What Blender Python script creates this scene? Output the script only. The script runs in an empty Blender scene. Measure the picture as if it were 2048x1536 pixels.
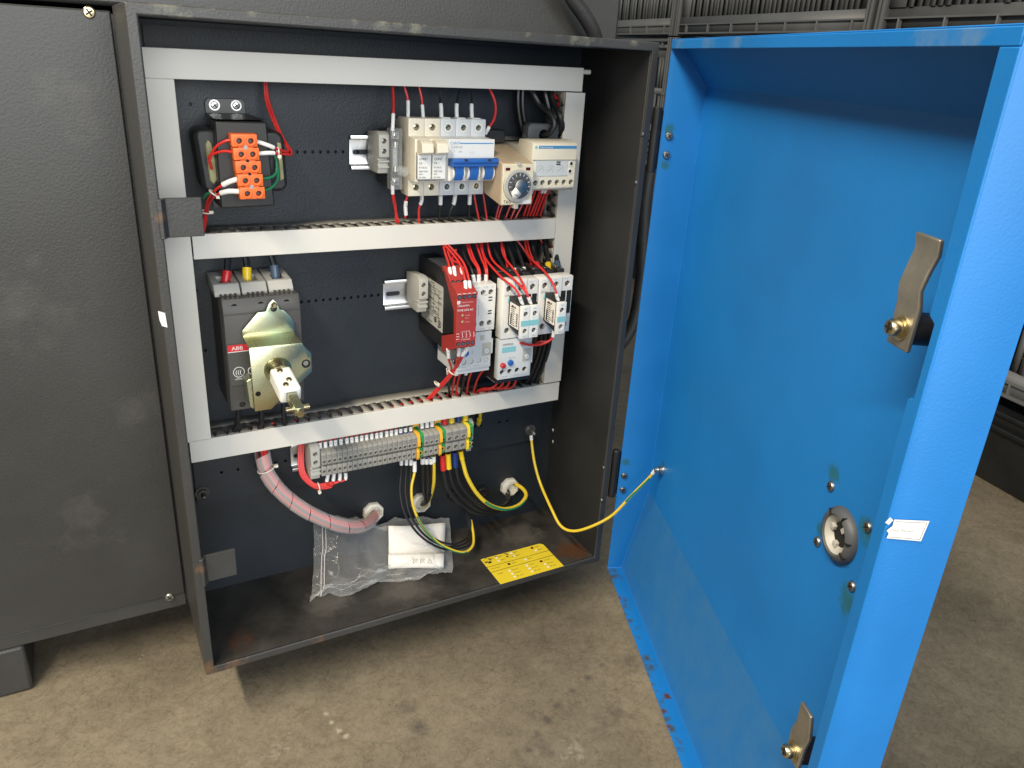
import bpy, bmesh, math, random
from mathutils import Vector, Matrix
random.seed(7)
S = 0.001                      # everything below is written in millimetres
scene = bpy.context.scene
# ------------------------------------------------------------------ camera
CAM = Vector((-51.37, -706.80, 623.06)); YAW, PITCH, ROLL = 0.51790, -0.39540, 0.0600; FPX = 1564.77
_f = Vector((math.sin(YAW)*math.cos(PITCH), math.cos(YAW)*math.cos(PITCH), math.sin(PITCH)))
_r = Vector((math.cos(YAW), -math.sin(YAW), 0)); _u = _r.cross(_f)
RIGHT = _r*math.cos(ROLL)+_u*math.sin(ROLL); UP = _u*math.cos(ROLL)-_r*math.sin(ROLL); FWD = _f
cam = bpy.data.cameras.new('camera'); camo = bpy.data.objects.new('camera', cam); scene.collection.objects.link(camo)
m = Matrix((RIGHT, UP, -FWD)).transposed().to_4x4(); m.translation = CAM*S; camo.matrix_world = m
cam.sensor_fit = 'HORIZONTAL'; cam.sensor_width = 36; cam.lens = 36*FPX/2048; cam.clip_start = 0.02; cam.clip_end = 100
scene.camera = camo
# ------------------------------------------------------------------ light: a hall with ceiling tubes, cool daylight all round
w = bpy.data.worlds.new('World'); scene.world = w; w.use_nodes = True
bg = w.node_tree.nodes['Background']; bg.inputs[0].default_value = (0.80, 0.92, 1.0, 1); bg.inputs[1].default_value = 0.36
def area(name, loc, target, sx, sy, power, col):
    l = bpy.data.lights.new(name, 'AREA'); l.shape = 'RECTANGLE'; l.size = sx; l.size_y = sy; l.energy = power; l.color = col
    o = bpy.data.objects.new(name, l); scene.collection.objects.link(o); o.location = loc
    d = (Vector(target)-Vector(loc)).normalized(); z = -d; y = Vector((0, 1, 0)); y = (y-z*y.dot(z)).normalized(); x = y.cross(z)
    mm = Matrix((x, y, z)).transposed().to_4x4(); mm.translation = loc; o.matrix_world = mm
area('ceiling_tube', (-1.25, -0.75, 2.35), (0.3, 0.0, 0.3), 0.12, 2.4, 138, (1.0, 0.89, 0.71))
area('hall_gate_daylight', (-0.15, -4.6, 1.3), (0.3, 0.0, 0.4), 4.2, 2.4, 195, (0.94, 0.975, 1.0))
scene.view_settings.view_transform = 'Standard'; scene.view_settings.look = 'None'; scene.view_settings.gamma = 1
scene.view_settings.exposure = 0.0
scene.render.engine = 'CYCLES'; scene.cycles.max_bounces = 6; scene.cycles.diffuse_bounces = 3; scene.cycles.glossy_bounces = 3; scene.cycles.transparent_max_bounces = 8; scene.cycles.caustics_reflective = False
# ------------------------------------------------------------------ pixel of the photograph + a plane -> a point
def ray(u, v): return RIGHT*((u-1024)/FPX)-UP*((v-768)/FPX)+FWD
def P(u, v, y): d = ray(u, v); return CAM+d*((y-CAM.y)/d.y)
def PZ(u, v, z): d = ray(u, v); return CAM+d*((z-CAM.z)/d.z)
# ------------------------------------------------------------------ materials
MATS = {}
def mat(name, col, rough=0.45, metal=0.0, bump=None, vary=0.0, vscale=30, spec=0.5, coat=0, trans=0, alpha=1, col2=None, csc=None, ior=None):
    m = bpy.data.materials.new(name); m.use_nodes = True; nt = m.node_tree; b = nt.nodes['Principled BSDF']; L = nt.links
    b.inputs['Base Color'].default_value = (*col, 1); b.inputs['Roughness'].default_value = rough; b.inputs['Metallic'].default_value = metal
    b.inputs['Specular IOR Level'].default_value = spec; b.inputs['Coat Weight'].default_value = coat
    b.inputs['Transmission Weight'].default_value = trans; b.inputs['Alpha'].default_value = alpha
    if ior: b.inputs['IOR'].default_value = ior
    tc = nt.nodes.new('ShaderNodeNewGeometry')
    if vary or col2:
        n = nt.nodes.new('ShaderNodeTexNoise'); n.inputs['Scale'].default_value = vscale; n.inputs['Detail'].default_value = 5; n.inputs['Roughness'].default_value = .62
        L.new(tc.outputs['Position'], n.inputs['Vector'])
        r = nt.nodes.new('ShaderNodeValToRGB'); r.color_ramp.elements[0].position = .32; r.color_ramp.elements[1].position = .68
        c2 = col2 or tuple(min(1, c*(1+vary)) for c in col); c1 = col if col2 else tuple(c*(1-vary) for c in col)
        r.color_ramp.elements[0].color = (*c1, 1); r.color_ramp.elements[1].color = (*c2, 1)
        L.new(n.outputs['Fac'], r.inputs['Fac']); L.new(r.outputs['Color'], b.inputs['Base Color'])
        mp = nt.nodes.new('ShaderNodeMapRange'); mp.inputs['To Min'].default_value = max(0.02, rough-.1); mp.inputs['To Max'].default_value = min(1, rough+.12)
        L.new(n.outputs['Fac'], mp.inputs['Value']); L.new(mp.outputs[0], b.inputs['Roughness'])
    if bump:
        n2 = nt.nodes.new('ShaderNodeTexNoise'); n2.inputs['Scale'].default_value = bump[0]; n2.inputs['Detail'].default_value = bump[2] if len(bump) > 2 else 2
        L.new(tc.outputs['Position'], n2.inputs['Vector'])
        bp = nt.nodes.new('ShaderNodeBump'); bp.inputs['Strength'].default_value = bump[1]; bp.inputs['Distance'].default_value = 0.001
        L.new(n2.outputs['Fac'], bp.inputs['Height']); L.new(bp.outputs[0], b.inputs['Normal'])
    MATS[name] = m; return m
def stain(m, spots, col, nscale=60, thr=0.5, rough=0.85):
    """wear with a shape of its own: blotches of another colour round given points (mm, radius mm)"""
    nt = m.node_tree; L = nt.links; b = nt.nodes['Principled BSDF']; N = nt.nodes.new
    geo = N('ShaderNodeNewGeometry'); acc = None
    for s in spots:
        d = N('ShaderNodeVectorMath'); d.operation = 'DISTANCE'; d.inputs[1].default_value = (s[0]*S, s[1]*S, s[2]*S); L.new(geo.outputs['Position'], d.inputs[0])
        mr = N('ShaderNodeMapRange'); mr.inputs['From Min'].default_value = 0; mr.inputs['From Max'].default_value = s[3]*S
        mr.inputs['To Min'].default_value = s[4] if len(s) > 4 else 1; mr.inputs['To Max'].default_value = 0; L.new(d.outputs['Value'], mr.inputs['Value'])
        if acc is None: acc = mr.outputs[0]
        else:
            a = N('ShaderNodeMath'); a.operation = 'MAXIMUM'; L.new(acc, a.inputs[0]); L.new(mr.outputs[0], a.inputs[1]); acc = a.outputs[0]
    n = N('ShaderNodeTexNoise'); n.inputs['Scale'].default_value = nscale; n.inputs['Detail'].default_value = 6; n.inputs['Roughness'].default_value = .7; L.new(geo.outputs['Position'], n.inputs['Vector'])
    a = N('ShaderNodeMath'); a.operation = 'ADD'; L.new(acc, a.inputs[0]); L.new(n.outputs['Fac'], a.inputs[1])
    mr = N('ShaderNodeMapRange'); mr.inputs['From Min'].default_value = thr+.42; mr.inputs['From Max'].default_value = thr+.72; L.new(a.outputs[0], mr.inputs['Value'])
    k = N('ShaderNodeMath'); k.operation = 'MULTIPLY'; L.new(mr.outputs[0], k.inputs[0])
    g = N('ShaderNodeMath'); g.operation = 'GREATER_THAN'; g.inputs[1].default_value = 0.001; L.new(acc, g.inputs[0]); L.new(g.outputs[0], k.inputs[1])
    mx = N('ShaderNodeMix'); mx.data_type = 'RGBA'; L.new(k.outputs[0], mx.inputs['Factor'])
    src = b.inputs['Base Color'].links
    if src: L.new(src[0].from_socket, mx.inputs['A'])
    else: mx.inputs['A'].default_value = b.inputs['Base Color'].default_value
    mx.inputs['B'].default_value = (*col, 1); L.new(mx.outputs['Result'], b.inputs['Base Color'])
    return m
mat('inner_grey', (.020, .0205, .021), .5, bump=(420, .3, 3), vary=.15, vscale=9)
mat('grey_paint', (.042, .0415, .040), .38, bump=(430, .22, 3), vary=.12, vscale=9)
mat('rim_paint', (.042, .0415, .040), .38, bump=(430, .22, 3), vary=.12, vscale=9)
mat('grey_panel', (.034, .0335, .032), .38, bump=(420, .17, 3), vary=.20, vscale=3.2)
mat('slate_paint', (.0145, .0185, .0235), .46, bump=(520, .25, 3), vary=.10, vscale=12)
mat('floor_pan', (.034, .031, .027), .5, bump=(420, .25, 3), vary=.45, vscale=26)
mat('blue_dusty_lit', (.030, .170, .42), .55, bump=(560, .14, 3), col2=(.012, .155, .45), vscale=34)  # dust film, with the up-facing chamfer's extra light also put into the colour
for _n in ('blue_paint', 'blue_edge', 'blue_lip'): mat(_n, (.006, .158, .48), .47, bump=(560, .14, 3), vary=.10, vscale=4.5)
mat('duct_plastic', (.70, .67, .60), .42, vary=.03, vscale=14)
mat('white_plastic', (.78, .77, .73), .4, vary=.02)
mat('cream_plastic', (.76, .70, .56), .42, vary=.03)
mat('beige_plastic', (.47, .37, .25), .45, vary=.05)
mat('ivory_plastic', (.70, .63, .47), .42, vary=.04)
mat('pale_grey_plastic', (.60, .62, .62), .42, vary=.03)
mat('terminal_grey', (.30, .29, .26), .5, vary=.08)
mat('clip_grey', (.44, .43, .39), .5, vary=.05)
mat('black_plastic', (.014, .014, .015), .42, vary=.2)
mat('transformer_black', (.017, .016, .015), .38, vary=.25, vscale=40)
mat('breaker_grey', (.068, .064, .059), .5, vary=.05, bump=(900, .1))
mat('dark_grey_plastic', (.075, .08, .088), .5, vary=.06)
mat('red_plastic', (.36, .035, .03), .45, vary=.05)
mat('orange_plastic', (.86, .155, .025), .42, vary=.04)
mat('teal_print', (.24, .55, .58), .5)
mat('blue_toggle', (.025, .12, .42), .35)
mat('blue_print', (.06, .26, .52), .5)
mat('black_print', (.02, .02, .02), .6)
mat('grey_print', (.33, .34, .34), .6)
mat('white_print', (.8, .8, .78), .6)
mat('pink_print', (.75, .45, .42), .6)
mat('red_print', (.62, .02, .03), .5)
mat('dark_red_lens', (.09, .006, .006), .25)
mat('hole_dark', (.006, .006, .006), .8)  # near-black colour standing in for the shade inside holes and recesses
mat('steel', (.55, .54, .51), .28, 1.0, vary=.12, vscale=80)
mat('dull_steel', (.34, .33, .31), .4, 1.0, vary=.2, vscale=90)
mat('dark_steel', (.07, .068, .065), .38, .6, vary=.2, vscale=60)
mat('brass_screw', (.56, .48, .30), .3, 1.0, vary=.2, vscale=120)
mat('aluminium', (.72, .73, .74), .34, 1.0, bump=(700, .05), vary=.04)
mat('zinc_yellow', (.58, .52, .30), .27, 1.0, col2=(.52, .60, .44), vscale=22)
mat('cam_steel', (.40, .38, .325), .42, .85, vary=.22, vscale=40)
mat('red_wire', (.62, .028, .024), .38)
mat('black_wire', (.012, .012, .013), .36)
mat('yellow_wire', (.72, .52, .035), .38)
mat('green_wire', (.02, .22, .10), .38)
mat('red_sleeve', (.58, .022, .025), .3)
mat('yellow_sleeve', (.78, .54, .02), .3)
mat('blue_sleeve', (.012, .035, .17), .3)
mat('slate_sleeve', (.06, .09, .14), .3)
mat('white_sleeve', (.80, .79, .77), .45)
mat('nylon_tie', (.78, .73, .62), .4)
mat('green_plastic', (.02, .30, .085), .42)
mat('yellow_plastic', (.82, .60, .03), .42)
mat('amber_plastic', (.80, .42, .03), .42)
mat('gland_white', (.66, .63, .55), .5, vary=.06)
mat('paper', (.80, .77, .72), .65, vary=.03, vscale=40)
mat('yellow_label', (.76, .58, .03), .5, vary=.03)
mat('sticker', (.80, .79, .76), .5)
mat('label_silver', (.50, .49, .45), .5)
mat('resin_yellow', (.28, .27, .13), .3, vary=.2)
mat('crate_grey', (.098, .10, .102), .5, vary=.12, vscale=12)
mat('crate_black', (.012, .013, .014), .28, vary=.3, vscale=12)
mat('hose_black', (.02, .02, .021), .55, bump=(300, .3), vary=.3)
mat('spiral_film', (.86, .78, .76), .34, trans=.0, alpha=.36)
mat('clear_plastic', (.85, .88, .87), .10, trans=.0, alpha=.16, spec=.7)
mat('glass', (.8, .85, .85), .06, alpha=.25, spec=.8)
mat('bag_film', (.84, .84, .83), .10, alpha=.085, spec=.7, bump=(110, .8, 3))
MATS['bag_film'].node_tree.nodes['Principled BSDF'].inputs['Specular IOR Level'].default_value = 1.0
_b = MATS['bag_film'].node_tree; _lw = _b.nodes.new('ShaderNodeLayerWeight'); _lw.inputs[0].default_value = .35
_mr = _b.nodes.new('ShaderNodeMapRange'); _mr.inputs['To Min'].default_value = .05; _mr.inputs['To Max'].default_value = .62; _b.links.new(_lw.outputs['Facing'], _mr.inputs['Value']); _b.links.new(_mr.outputs[0], _b.nodes['Principled BSDF'].inputs['Alpha'])
# the hall floor: worn power-floated concrete
def floor_mat():
    m = bpy.data.materials.new('concrete'); m.use_nodes = True; nt = m.node_tree; L = nt.links; N = nt.nodes.new; b = nt.nodes['Principled BSDF']
    g = N('ShaderNodeNewGeometry')
    def noise(sc, det, ro, dist=0):
        n = N('ShaderNodeTexNoise'); n.inputs['Scale'].default_value = sc; n.inputs['Detail'].default_value = det; n.inputs['Roughness'].default_value = ro
        n.inputs['Distortion'].default_value = dist; L.new(g.outputs['Position'], n.inputs['Vector']); return n.outputs['Fac']
    def ramp(f, p0, c0, p1, c1):
        r = N('ShaderNodeValToRGB'); r.color_ramp.elements[0].position = p0; r.color_ramp.elements[0].color = (*c0, 1)
        r.color_ramp.elements[1].position = p1; r.color_ramp.elements[1].color = (*c1, 1); L.new(f, r.inputs[0]); return r.outputs[0]
    def mul(a, c, f=1):
        x = N('ShaderNodeMix'); x.data_type = 'RGBA'; x.blend_type = 'MULTIPLY'; x.inputs[0].default_value = f; L.new(a, x.inputs['A']); L.new(c, x.inputs['B']); return x.outputs['Result']
    base = ramp(noise(5, 8, .62, .3), .3, (.155, .129, .090), .72, (.245, .206, .146))
    c = mul(base, ramp(noise(38, 6, .7, .8), .30, (.76, .75, .74), .58, (1, 1, 1)))
    c = mul(c, ramp(noise(160, 4, .7, 1.2), .38, (.78, .77, .75), .54, (1, 1, 1)))
    # dark hair-line scuffs
    v = N('ShaderNodeTexVoronoi'); v.feature = 'DISTANCE_TO_EDGE'; v.inputs['Scale'].default_value = 7
    wv = N('ShaderNodeVectorMath'); wv.operation = 'ADD'; n3 = N('ShaderNodeTexNoise'); n3.inputs['Scale'].default_value = 6; n3.inputs['Detail'].default_value = 4
    L.new(g.outputs['Position'], n3.inputs['Vector']); L.new(g.outputs['Position'], wv.inputs[0]); L.new(n3.outputs['Color'], wv.inputs[1]); L.new(wv.outputs[0], v.inputs['Vector'])
    c = mul(c, ramp(v.outputs['Distance'], .0, (.72, .70, .68), .016, (1, 1, 1)), .7)
    v2 = N('ShaderNodeTexVoronoi'); v2.feature = 'DISTANCE_TO_EDGE'; v2.inputs['Scale'].default_value = 46
    wv2 = N('ShaderNodeVectorMath'); wv2.operation = 'MULTIPLY_ADD'; n4 = N('ShaderNodeTexNoise'); n4.inputs['Scale'].default_value = 34; n4.inputs['Detail'].default_value = 4
    L.new(g.outputs['Position'], n4.inputs['Vector']); L.new(n4.outputs['Color'], wv2.inputs[0]); wv2.inputs[1].default_value = (.05, .05, .05); L.new(g.outputs['Position'], wv2.inputs[2]); L.new(wv2.outputs[0], v2.inputs['Vector'])
    hair = ramp(v2.outputs['Distance'], .0, (.70, .68, .66), .035, (1, 1, 1)); hm = N('ShaderNodeMix'); hm.data_type = 'RGBA'; L.new(ramp(noise(14, 3, .6), .46, (0, 0, 0), .56, (1, 1, 1)), hm.inputs[0]); hm.inputs['A'].default_value = (1, 1, 1, 1); L.new(hair, hm.inputs['B'])
    c = mul(c, hm.outputs['Result'], .55)
    c = mul(c, ramp(noise(1.7, 5, .6, .6), .34, (.62, .61, .60), .5, (1, 1, 1)), .8)
    sp = ramp(noise(420, 2, .5), .73, (0, 0, 0), .78, (1, 1, 1))
    x = N('ShaderNodeMix'); x.data_type = 'RGBA'; L.new(sp, x.inputs[0]); L.new(c, x.inputs['A']); x.inputs['B'].default_value = (.42, .38, .30, 1)
    L.new(x.outputs['Result'], b.inputs['Base Color']); b.inputs['Roughness'].default_value = .62
    bp = N('ShaderNodeBump'); bp.inputs['Strength'].default_value = .15; bp.inputs['Distance'].default_value = .001; L.new(noise(120, 6, .7), bp.inputs['Height']); L.new(bp.outputs[0], b.inputs['Normal'])
    MATS['concrete'] = m
floor_mat()
# ------------------------------------------------------------------ mesh builder
WL = {}
def catmull(pts, n=8):
    p = [Vector(a) for a in pts]; p = [p[0]*2-p[1]]+p+[p[-1]*2-p[-2]]; out = []
    for i in range(1, len(p)-2):
        for k in range(n):
            t = k/n; a, b, c, d = p[i-1], p[i], p[i+1], p[i+2]
            out.append(.5*((2*b)+(c-a)*t+(2*a-5*b+4*c-d)*t*t+(3*b-a-3*c+d)*t**3))
    out.append(p[-2]); return out
class MB:
    def __init__(s): s.v = []; s.f = []; s.mi = []; s.cur = 0
    def add(s, vs, fs):
        o = len(s.v); s.v += [tuple(v) for v in vs]; s.f += [tuple(i+o for i in f) for f in fs]; s.mi += [s.cur]*len(fs); return s
    def m(s, i): s.cur = i; return s
    def box(s, x0, x1, y0, y1, z0, z1):
        v = [(x, y, z) for x in (x0, x1) for y in (y0, y1) for z in (z0, z1)]
        return s.add(v, [(0, 1, 3, 2), (4, 6, 7, 5), (0, 4, 5, 1), (2, 3, 7, 6), (0, 2, 6, 4), (1, 5, 7, 3)])
    def obox(s, c, h, ax):
        c = Vector(c); v = [c+Vector(ax[0])*h[0]*i+Vector(ax[1])*h[1]*j+Vector(ax[2])*h[2]*k for i in (-1, 1) for j in (-1, 1) for k in (-1, 1)]
        return s.add(v, [(0, 1, 3, 2), (4, 6, 7, 5), (0, 4, 5, 1), (2, 3, 7, 6), (0, 2, 6, 4), (1, 5, 7, 3)])
    def prism(s, poly, ax, a, b):
        f = {'x': lambda p, t: (t, p[0], p[1]), 'y': lambda p, t: (p[0], t, p[1]), 'z': lambda p, t: (p[0], p[1], t)}[ax]
        n = len(poly); v = [f(p, a) for p in poly]+[f(p, b) for p in poly]
        return s.add(v, [tuple(range(n)), tuple(range(2*n-1, n-1, -1))]+[(i, (i+1) % n+n*0, (i+1) % n+n, i+n)[::-1] for i in range(n)])
    def frame(s, d):
        d = Vector(d).normalized(); a = Vector((0, 0, 1)) if abs(d.z) < .9 else Vector((1, 0, 0)); x = d.cross(a).normalized(); return d, x, d.cross(x)
    def lathe(s, c, d, prof, n=16, a0=0, caps=True):
        c = Vector(c); d, x, y = s.frame(d); vs = []; fs = []
        for r, h in prof:
            for k in range(n):
                t = a0+2*math.pi*k/n; vs.append(c+d*h+(x*math.cos(t)+y*math.sin(t))*r)
        for j in range(len(prof)-1):
            for k in range(n): fs.append((j*n+k, j*n+(k+1) % n, (j+1)*n+(k+1) % n, (j+1)*n+k))
        if caps: fs.append(tuple(range(n))[::-1]); fs.append(tuple((len(prof)-1)*n+k for k in range(n)))
        return s.add(vs, fs)
    def ring(s, c, d, r0, r1, h, n=24):
        c = Vector(c); d, x, y = s.frame(d); vs = []
        for r, hh in ((r0, 0), (r1, 0), (r1, h), (r0, h)):
            for k in range(n): t = 2*math.pi*k/n; vs.append(c+d*hh+(x*math.cos(t)+y*math.sin(t))*r)
        return s.add(vs, [(j*n+k, j*n+(k+1) % n, ((j+1) % 4)*n+(k+1) % n, ((j+1) % 4)*n+k) for j in range(4) for k in range(n)])
    def cyl(s, p0, p1, r, r1=None, n=16, a0=0):
        p0, p1 = Vector(p0), Vector(p1); return s.lathe(p0, p1-p0, [(r, 0), (r if r1 is None else r1, (p1-p0).length)], n, a0)
    def tube(s, pts, r, n=8, rad=None):
        pts = [Vector(p) for p in pts]; vs = []; fs = []; x = None
        for i, p in enumerate(pts):
            d = (pts[min(i+1, len(pts)-1)]-pts[max(i-1, 0)]).normalized()
            if x is None: x = s.frame(d)[1]
            x = (x-d*x.dot(d)).normalized(); y = d.cross(x); rr = rad(i/(len(pts)-1)) if rad else r
            for k in range(n): t = 2*math.pi*k/n; vs.append(p+(x*math.cos(t)+y*math.sin(t))*rr)
        for i in range(len(pts)-1):
            for k in range(n): fs.append((i*n+k, i*n+(k+1) % n, (i+1)*n+(k+1) % n, (i+1)*n+k))
        fs.append(tuple(range(n))[::-1]); fs.append(tuple((len(pts)-1)*n+k for k in range(n)))
        return s.add(vs, fs)
    def build(s, name, mats, parent=None, bevel=0, seg=2, solid=0, sub=0, smooth=40, origin=None, soff=-1):
        mats = [mats] if isinstance(mats, str) else mats
        vs = [Vector(v) for v in s.v]
        lo = Vector((min(v.x for v in vs), min(v.y for v in vs), min(v.z for v in vs))); hi = Vector((max(v.x for v in vs), max(v.y for v in vs), max(v.z for v in vs)))
        o0 = Vector(origin) if origin else Vector(((lo.x+hi.x)/2, (lo.y+hi.y)/2, lo.z if parent is None else (lo.z+hi.z)/2))
        me = bpy.data.meshes.new(name); me.from_pydata([(v-o0)*S for v in vs], [], s.f); 
        for mm_ in mats: me.materials.append(MATS[mm_])
        for p, i in zip(me.polygons, s.mi): p.material_index = i; p.use_smooth = True
        bm = bmesh.new(); bm.from_mesh(me); bmesh.ops.recalc_face_normals(bm, faces=bm.faces); bm.to_mesh(me); bm.free()
        if smooth: me.set_sharp_from_angle(angle=math.radians(smooth))
        o = bpy.data.objects.new(name, me); scene.collection.objects.link(o); o.location = o0*S; WL[o.name] = o0*S
        if parent is not None: o.parent = parent; o.matrix_parent_inverse = Matrix.Translation(-WL[parent.name])
        if solid:
            md = o.modifiers.new('solid', 'SOLIDIFY'); md.thickness = solid*S; md.offset = soff
        if bevel:
            md = o.modifiers.new('bevel', 'BEVEL'); md.width = bevel*S; md.segments = seg; md.limit_method = 'ANGLE'; md.angle_limit = math.radians(35)
        return o
def bake(o):
    dg = bpy.context.evaluated_depsgraph_get(); me = bpy.data.meshes.new_from_object(o.evaluated_get(dg)); o.modifiers.clear(); o.data = me
    for p in me.polygons: p.use_smooth = True
    me.set_sharp_from_angle(angle=math.radians(40))
def cut(o, cutter):
    c = cutter.build('cutter', 'hole_dark'); md = o.modifiers.new('cut', 'BOOLEAN'); md.operation = 'DIFFERENCE'; md.object = c; md.solver = 'EXACT'
    n0 = len(o.data.polygons); old = o.data
    for sol, se in (('EXACT', False), ('EXACT', True), ('FAST', False)):
        md.solver = sol
        if sol == 'EXACT': md.use_self = se
        bpy.context.view_layer.update()
        n1 = len(o.evaluated_get(bpy.context.evaluated_depsgraph_get()).data.polygons)
        if n1 > n0: break
    bake(o); bpy.data.objects.remove(c)
    return o
def tag(o, label=None, cat=None, group=None, kind=None):
    if label: o['label'] = label
    if cat: o['category'] = cat
    if group: o['group'] = group
    if kind: o['kind'] = kind
    return o
def thing(name, label, cat, loc, group=None):
    o = bpy.data.objects.new(name, None); o.empty_display_size = .01; scene.collection.objects.link(o); o.location = Vector(loc)*S; WL[o.name] = Vector(loc)*S
    return tag(o, label, cat, group)
def kids(o): return [c for c in bpy.data.objects if c.parent == o]
def dup(o, off, label=None, parent=None):
    c = o.copy(); scene.collection.objects.link(c)
    if parent is None: c.location = o.location+Vector(off)*S; WL[c.name] = WL[o.name]+Vector(off)*S
    else:
        mi = o.matrix_parent_inverse.copy(); c.parent = parent; c.matrix_parent_inverse = mi; WL[c.name] = WL[o.name]+Vector(off)*S
    if label: c['label'] = label
    for k in kids(o): dup(k, off, None, c)
    return c
def text(s, pos, size, m, parent, x=(1, 0, 0), up=(0, 0, 1), al='LEFT', name='lettering', sx=1.0):
    cu = bpy.data.curves.new('t', 'FONT'); cu.body = s; cu.size = size*1.38; cu.align_x = al; cu.resolution_u = 2; cu.space_line = .9
    t = bpy.data.objects.new('t', cu); scene.collection.objects.link(t); me = bpy.data.meshes.new_from_object(t); bpy.data.objects.remove(t)
    X = Vector(x).normalized(); U = Vector(up).normalized(); p = Vector(pos)
    mb = MB(); mb.add([p+X*(v.co.x*sx)+U*v.co.y for v in me.vertices], [tuple(f.vertices) for f in me.polygons]); bpy.data.meshes.remove(me)
    if not mb.v: return None
    return mb.build(name, m, parent, smooth=0)
def rect(mb, x0, x1, z0, z1, y): mb.box(x0, x1, y, y+.25, z0, z1)
def disc_screw(parent, c, r, m='brass_screw', d=(0, -1, 0), rot=.6, h=.8, name='screw'):
    """a pan head; dark bars laid on it stand in for a shaded cross recess"""
    mb = MB(); mb.lathe(c, d, [(r, -.4), (r, h*.35), (r*.8, h*.85), (r*.35, h)], 14)
    o = mb.build(name, m, parent); dd, x, y = mb.frame(d); a = x*math.cos(rot)+y*math.sin(rot); b = dd.cross(a)
    k = MB().m(0); cc = Vector(c)+dd*(h*.88)
    k.obox(cc, (r*.62, r*.13, h*.16), (a, b, dd)); k.obox(cc, (r*.13, r*.62, h*.165), (a, b, dd)); k.build('recess', 'hole_dark', o)
    return o
# ------------------------------------------------------------------ setting
W, H, D, T = 504.0, 645.3, 134.0, 8.8
FZ = -72.0; PY = 127.5; MY = 140.0
mb = MB(); mb.add([(-6000, -5000, FZ), (9000, -5000, FZ), (9000, 9000, FZ), (-6000, 9000, FZ)], [(0, 1, 2, 3)])
tag(mb.build('floor', 'concrete'), kind='structure')
def fl(u, v, r, a): p = PZ(u, v, FZ); return (p.x, p.y, p.z, r, a)
arc = [(1205, 1330), (1175, 1355), (1145, 1383), (1115, 1412), (1092, 1440), (1075, 1468), (1060, 1500), (1050, 1535)]
stain(MATS['concrete'], [fl(u, v, 17, .62) for u, v in arc]+[fl(840, 1455, 34, .6), fl(812, 1415, 28, .55), fl(1085, 1495, 40, .6), fl(1230, 1440, 70, .5), fl(1260, 1330, 60, .52)], (.085, .072, .055), 60, .42)
stain(MATS['concrete'], [fl(652, 1428, 7, .8), fl(663, 1445, 7, .8), fl(678, 1462, 8, .8), fl(692, 1472, 8, .8), fl(560, 1500, 60, .45), fl(1150, 1500, 60, .45)], (.33, .29, .22), 120, .45)
# ------------------------------------------------------------------ the machine behind
mc = thing('machine_housing', 'dark grey painted machine housing that the open control cabinet is built into', 'machine', (0, 400, FZ))
rs = random.Random(3)
MB().box(-620, -1.5, MY, MY+3, 9, 641).build('front_panel', 'grey_panel', mc, bevel=1.5)
MB().box(-620, -1.5, MY+2.2, MY+5, -9, 8.6).build('lower_edge', 'grey_paint', mc, bevel=1)
MB().box(-620, 553, MY+8, MY+700, -9, 639).build('body', 'grey_paint', mc, bevel=3)
MB().box(-620, 553, MY+6, MY+660, 645, 1000).build('upper_housing', 'grey_paint', mc, bevel=4)
MB().box(-620, -171, MY+1, MY+90, FZ, -9.3).build('foot', 'grey_paint', mc, bevel=4)
MB().box(300, 553, MY+420, MY+640, FZ, -9.3).build('foot', 'grey_paint', mc, bevel=4)
for u, v in ((178, 25), (339, 1194)):
    p = P(u, v, MY); disc_screw(mc, p, 5.2, 'brass_screw' if v < 100 else 'dull_steel', h=2.4)
mb = MB(); hp = [P(1120, -60, 120), P(1142, -8, 118), P(1168, 30, 117), P(1186, 62, 118), P(1192, 90, 122), P(1190, 130, 124)]
mb.tube(catmull(hp), 8.5, 14); tag(mb.build('hose', 'hose_black'), 'thick black hose hanging in front of the upper machine housing', 'hose')
stain(MATS['grey_panel'], [(-40-70*k, MY, 560-37*((k*5) % 7), 90+20*(k % 3), .46) for k in range(6)]+[(-25, MY, 250, 60, .45), (-90, MY, 130, 90, .45)], (.060, .058, .053), 22, .36)
# ------------------------------------------------------------------ the control cabinet
cb = thing('control_cabinet', 'open grey steel control cabinet with a blue door hung on its right side', 'cabinet', (W/2, 0, 0))
stain(MATS['floor_pan'], [(474, 30, 9, 40, .9), (482, 16, 9, 24, .8), (40, 30, 9, 44, .62), (400, 120, 9, 30, .6)], (.075, .032, .014), 70, .42)
stain(MATS['floor_pan'], [(150, 60, 9, 60, .8), (240, 40, 9, 70, .7), (330, 90, 9, 60, .7), (430, 90, 9, 60, .8)], (.085, .078, .066), 45, .4, .6)
stain(MATS['rim_paint'], [(30, 0, 3, 40, .7), (2, 0, 8, 22, .9), (120, 0, 4, 30, .6), (8, 0, 485, 14, .8), (8, 0, 135, 14, .85)], (.12, .07, .04), 150, .52)
stain(MATS['rim_paint'], [(x+17*math.sin(x*1.7), 0, 644, 22+14*math.sin(x*.9), .50+.06*math.sin(x*2.3)) for x in range(15, 505, 29)], (.15, .145, .11), 75, .45)
MB().box(T, W-T, D, D+3, T, H-T).build('back_wall', 'slate_paint', cb)
MB().box(0, T, 3.2, D+3, 0, H).build('left_wall', 'grey_paint', cb, bevel=1)
MB().box(W-T, W, 3.2, D+3, 0, H).build('right_wall', 'inner_grey', cb, bevel=1)
MB().box(T+.02, W-T-.02, 3.2, D, 0, T).build('bottom_wall', 'floor_pan', cb)
MB().box(T+.02, W-T-.02, 3.2, D, H-T, H).build('top_wall', 'slate_paint', cb)
mb = MB(); o_ = [(0, 0), (W, 0), (W, H), (0, H)]; i_ = [(T, T), (W-T, T), (W-T, H-T), (T, H-T)]
vs = [(x, y, z) for y in (0, 3.1) for (x, z) in o_+i_]
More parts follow.
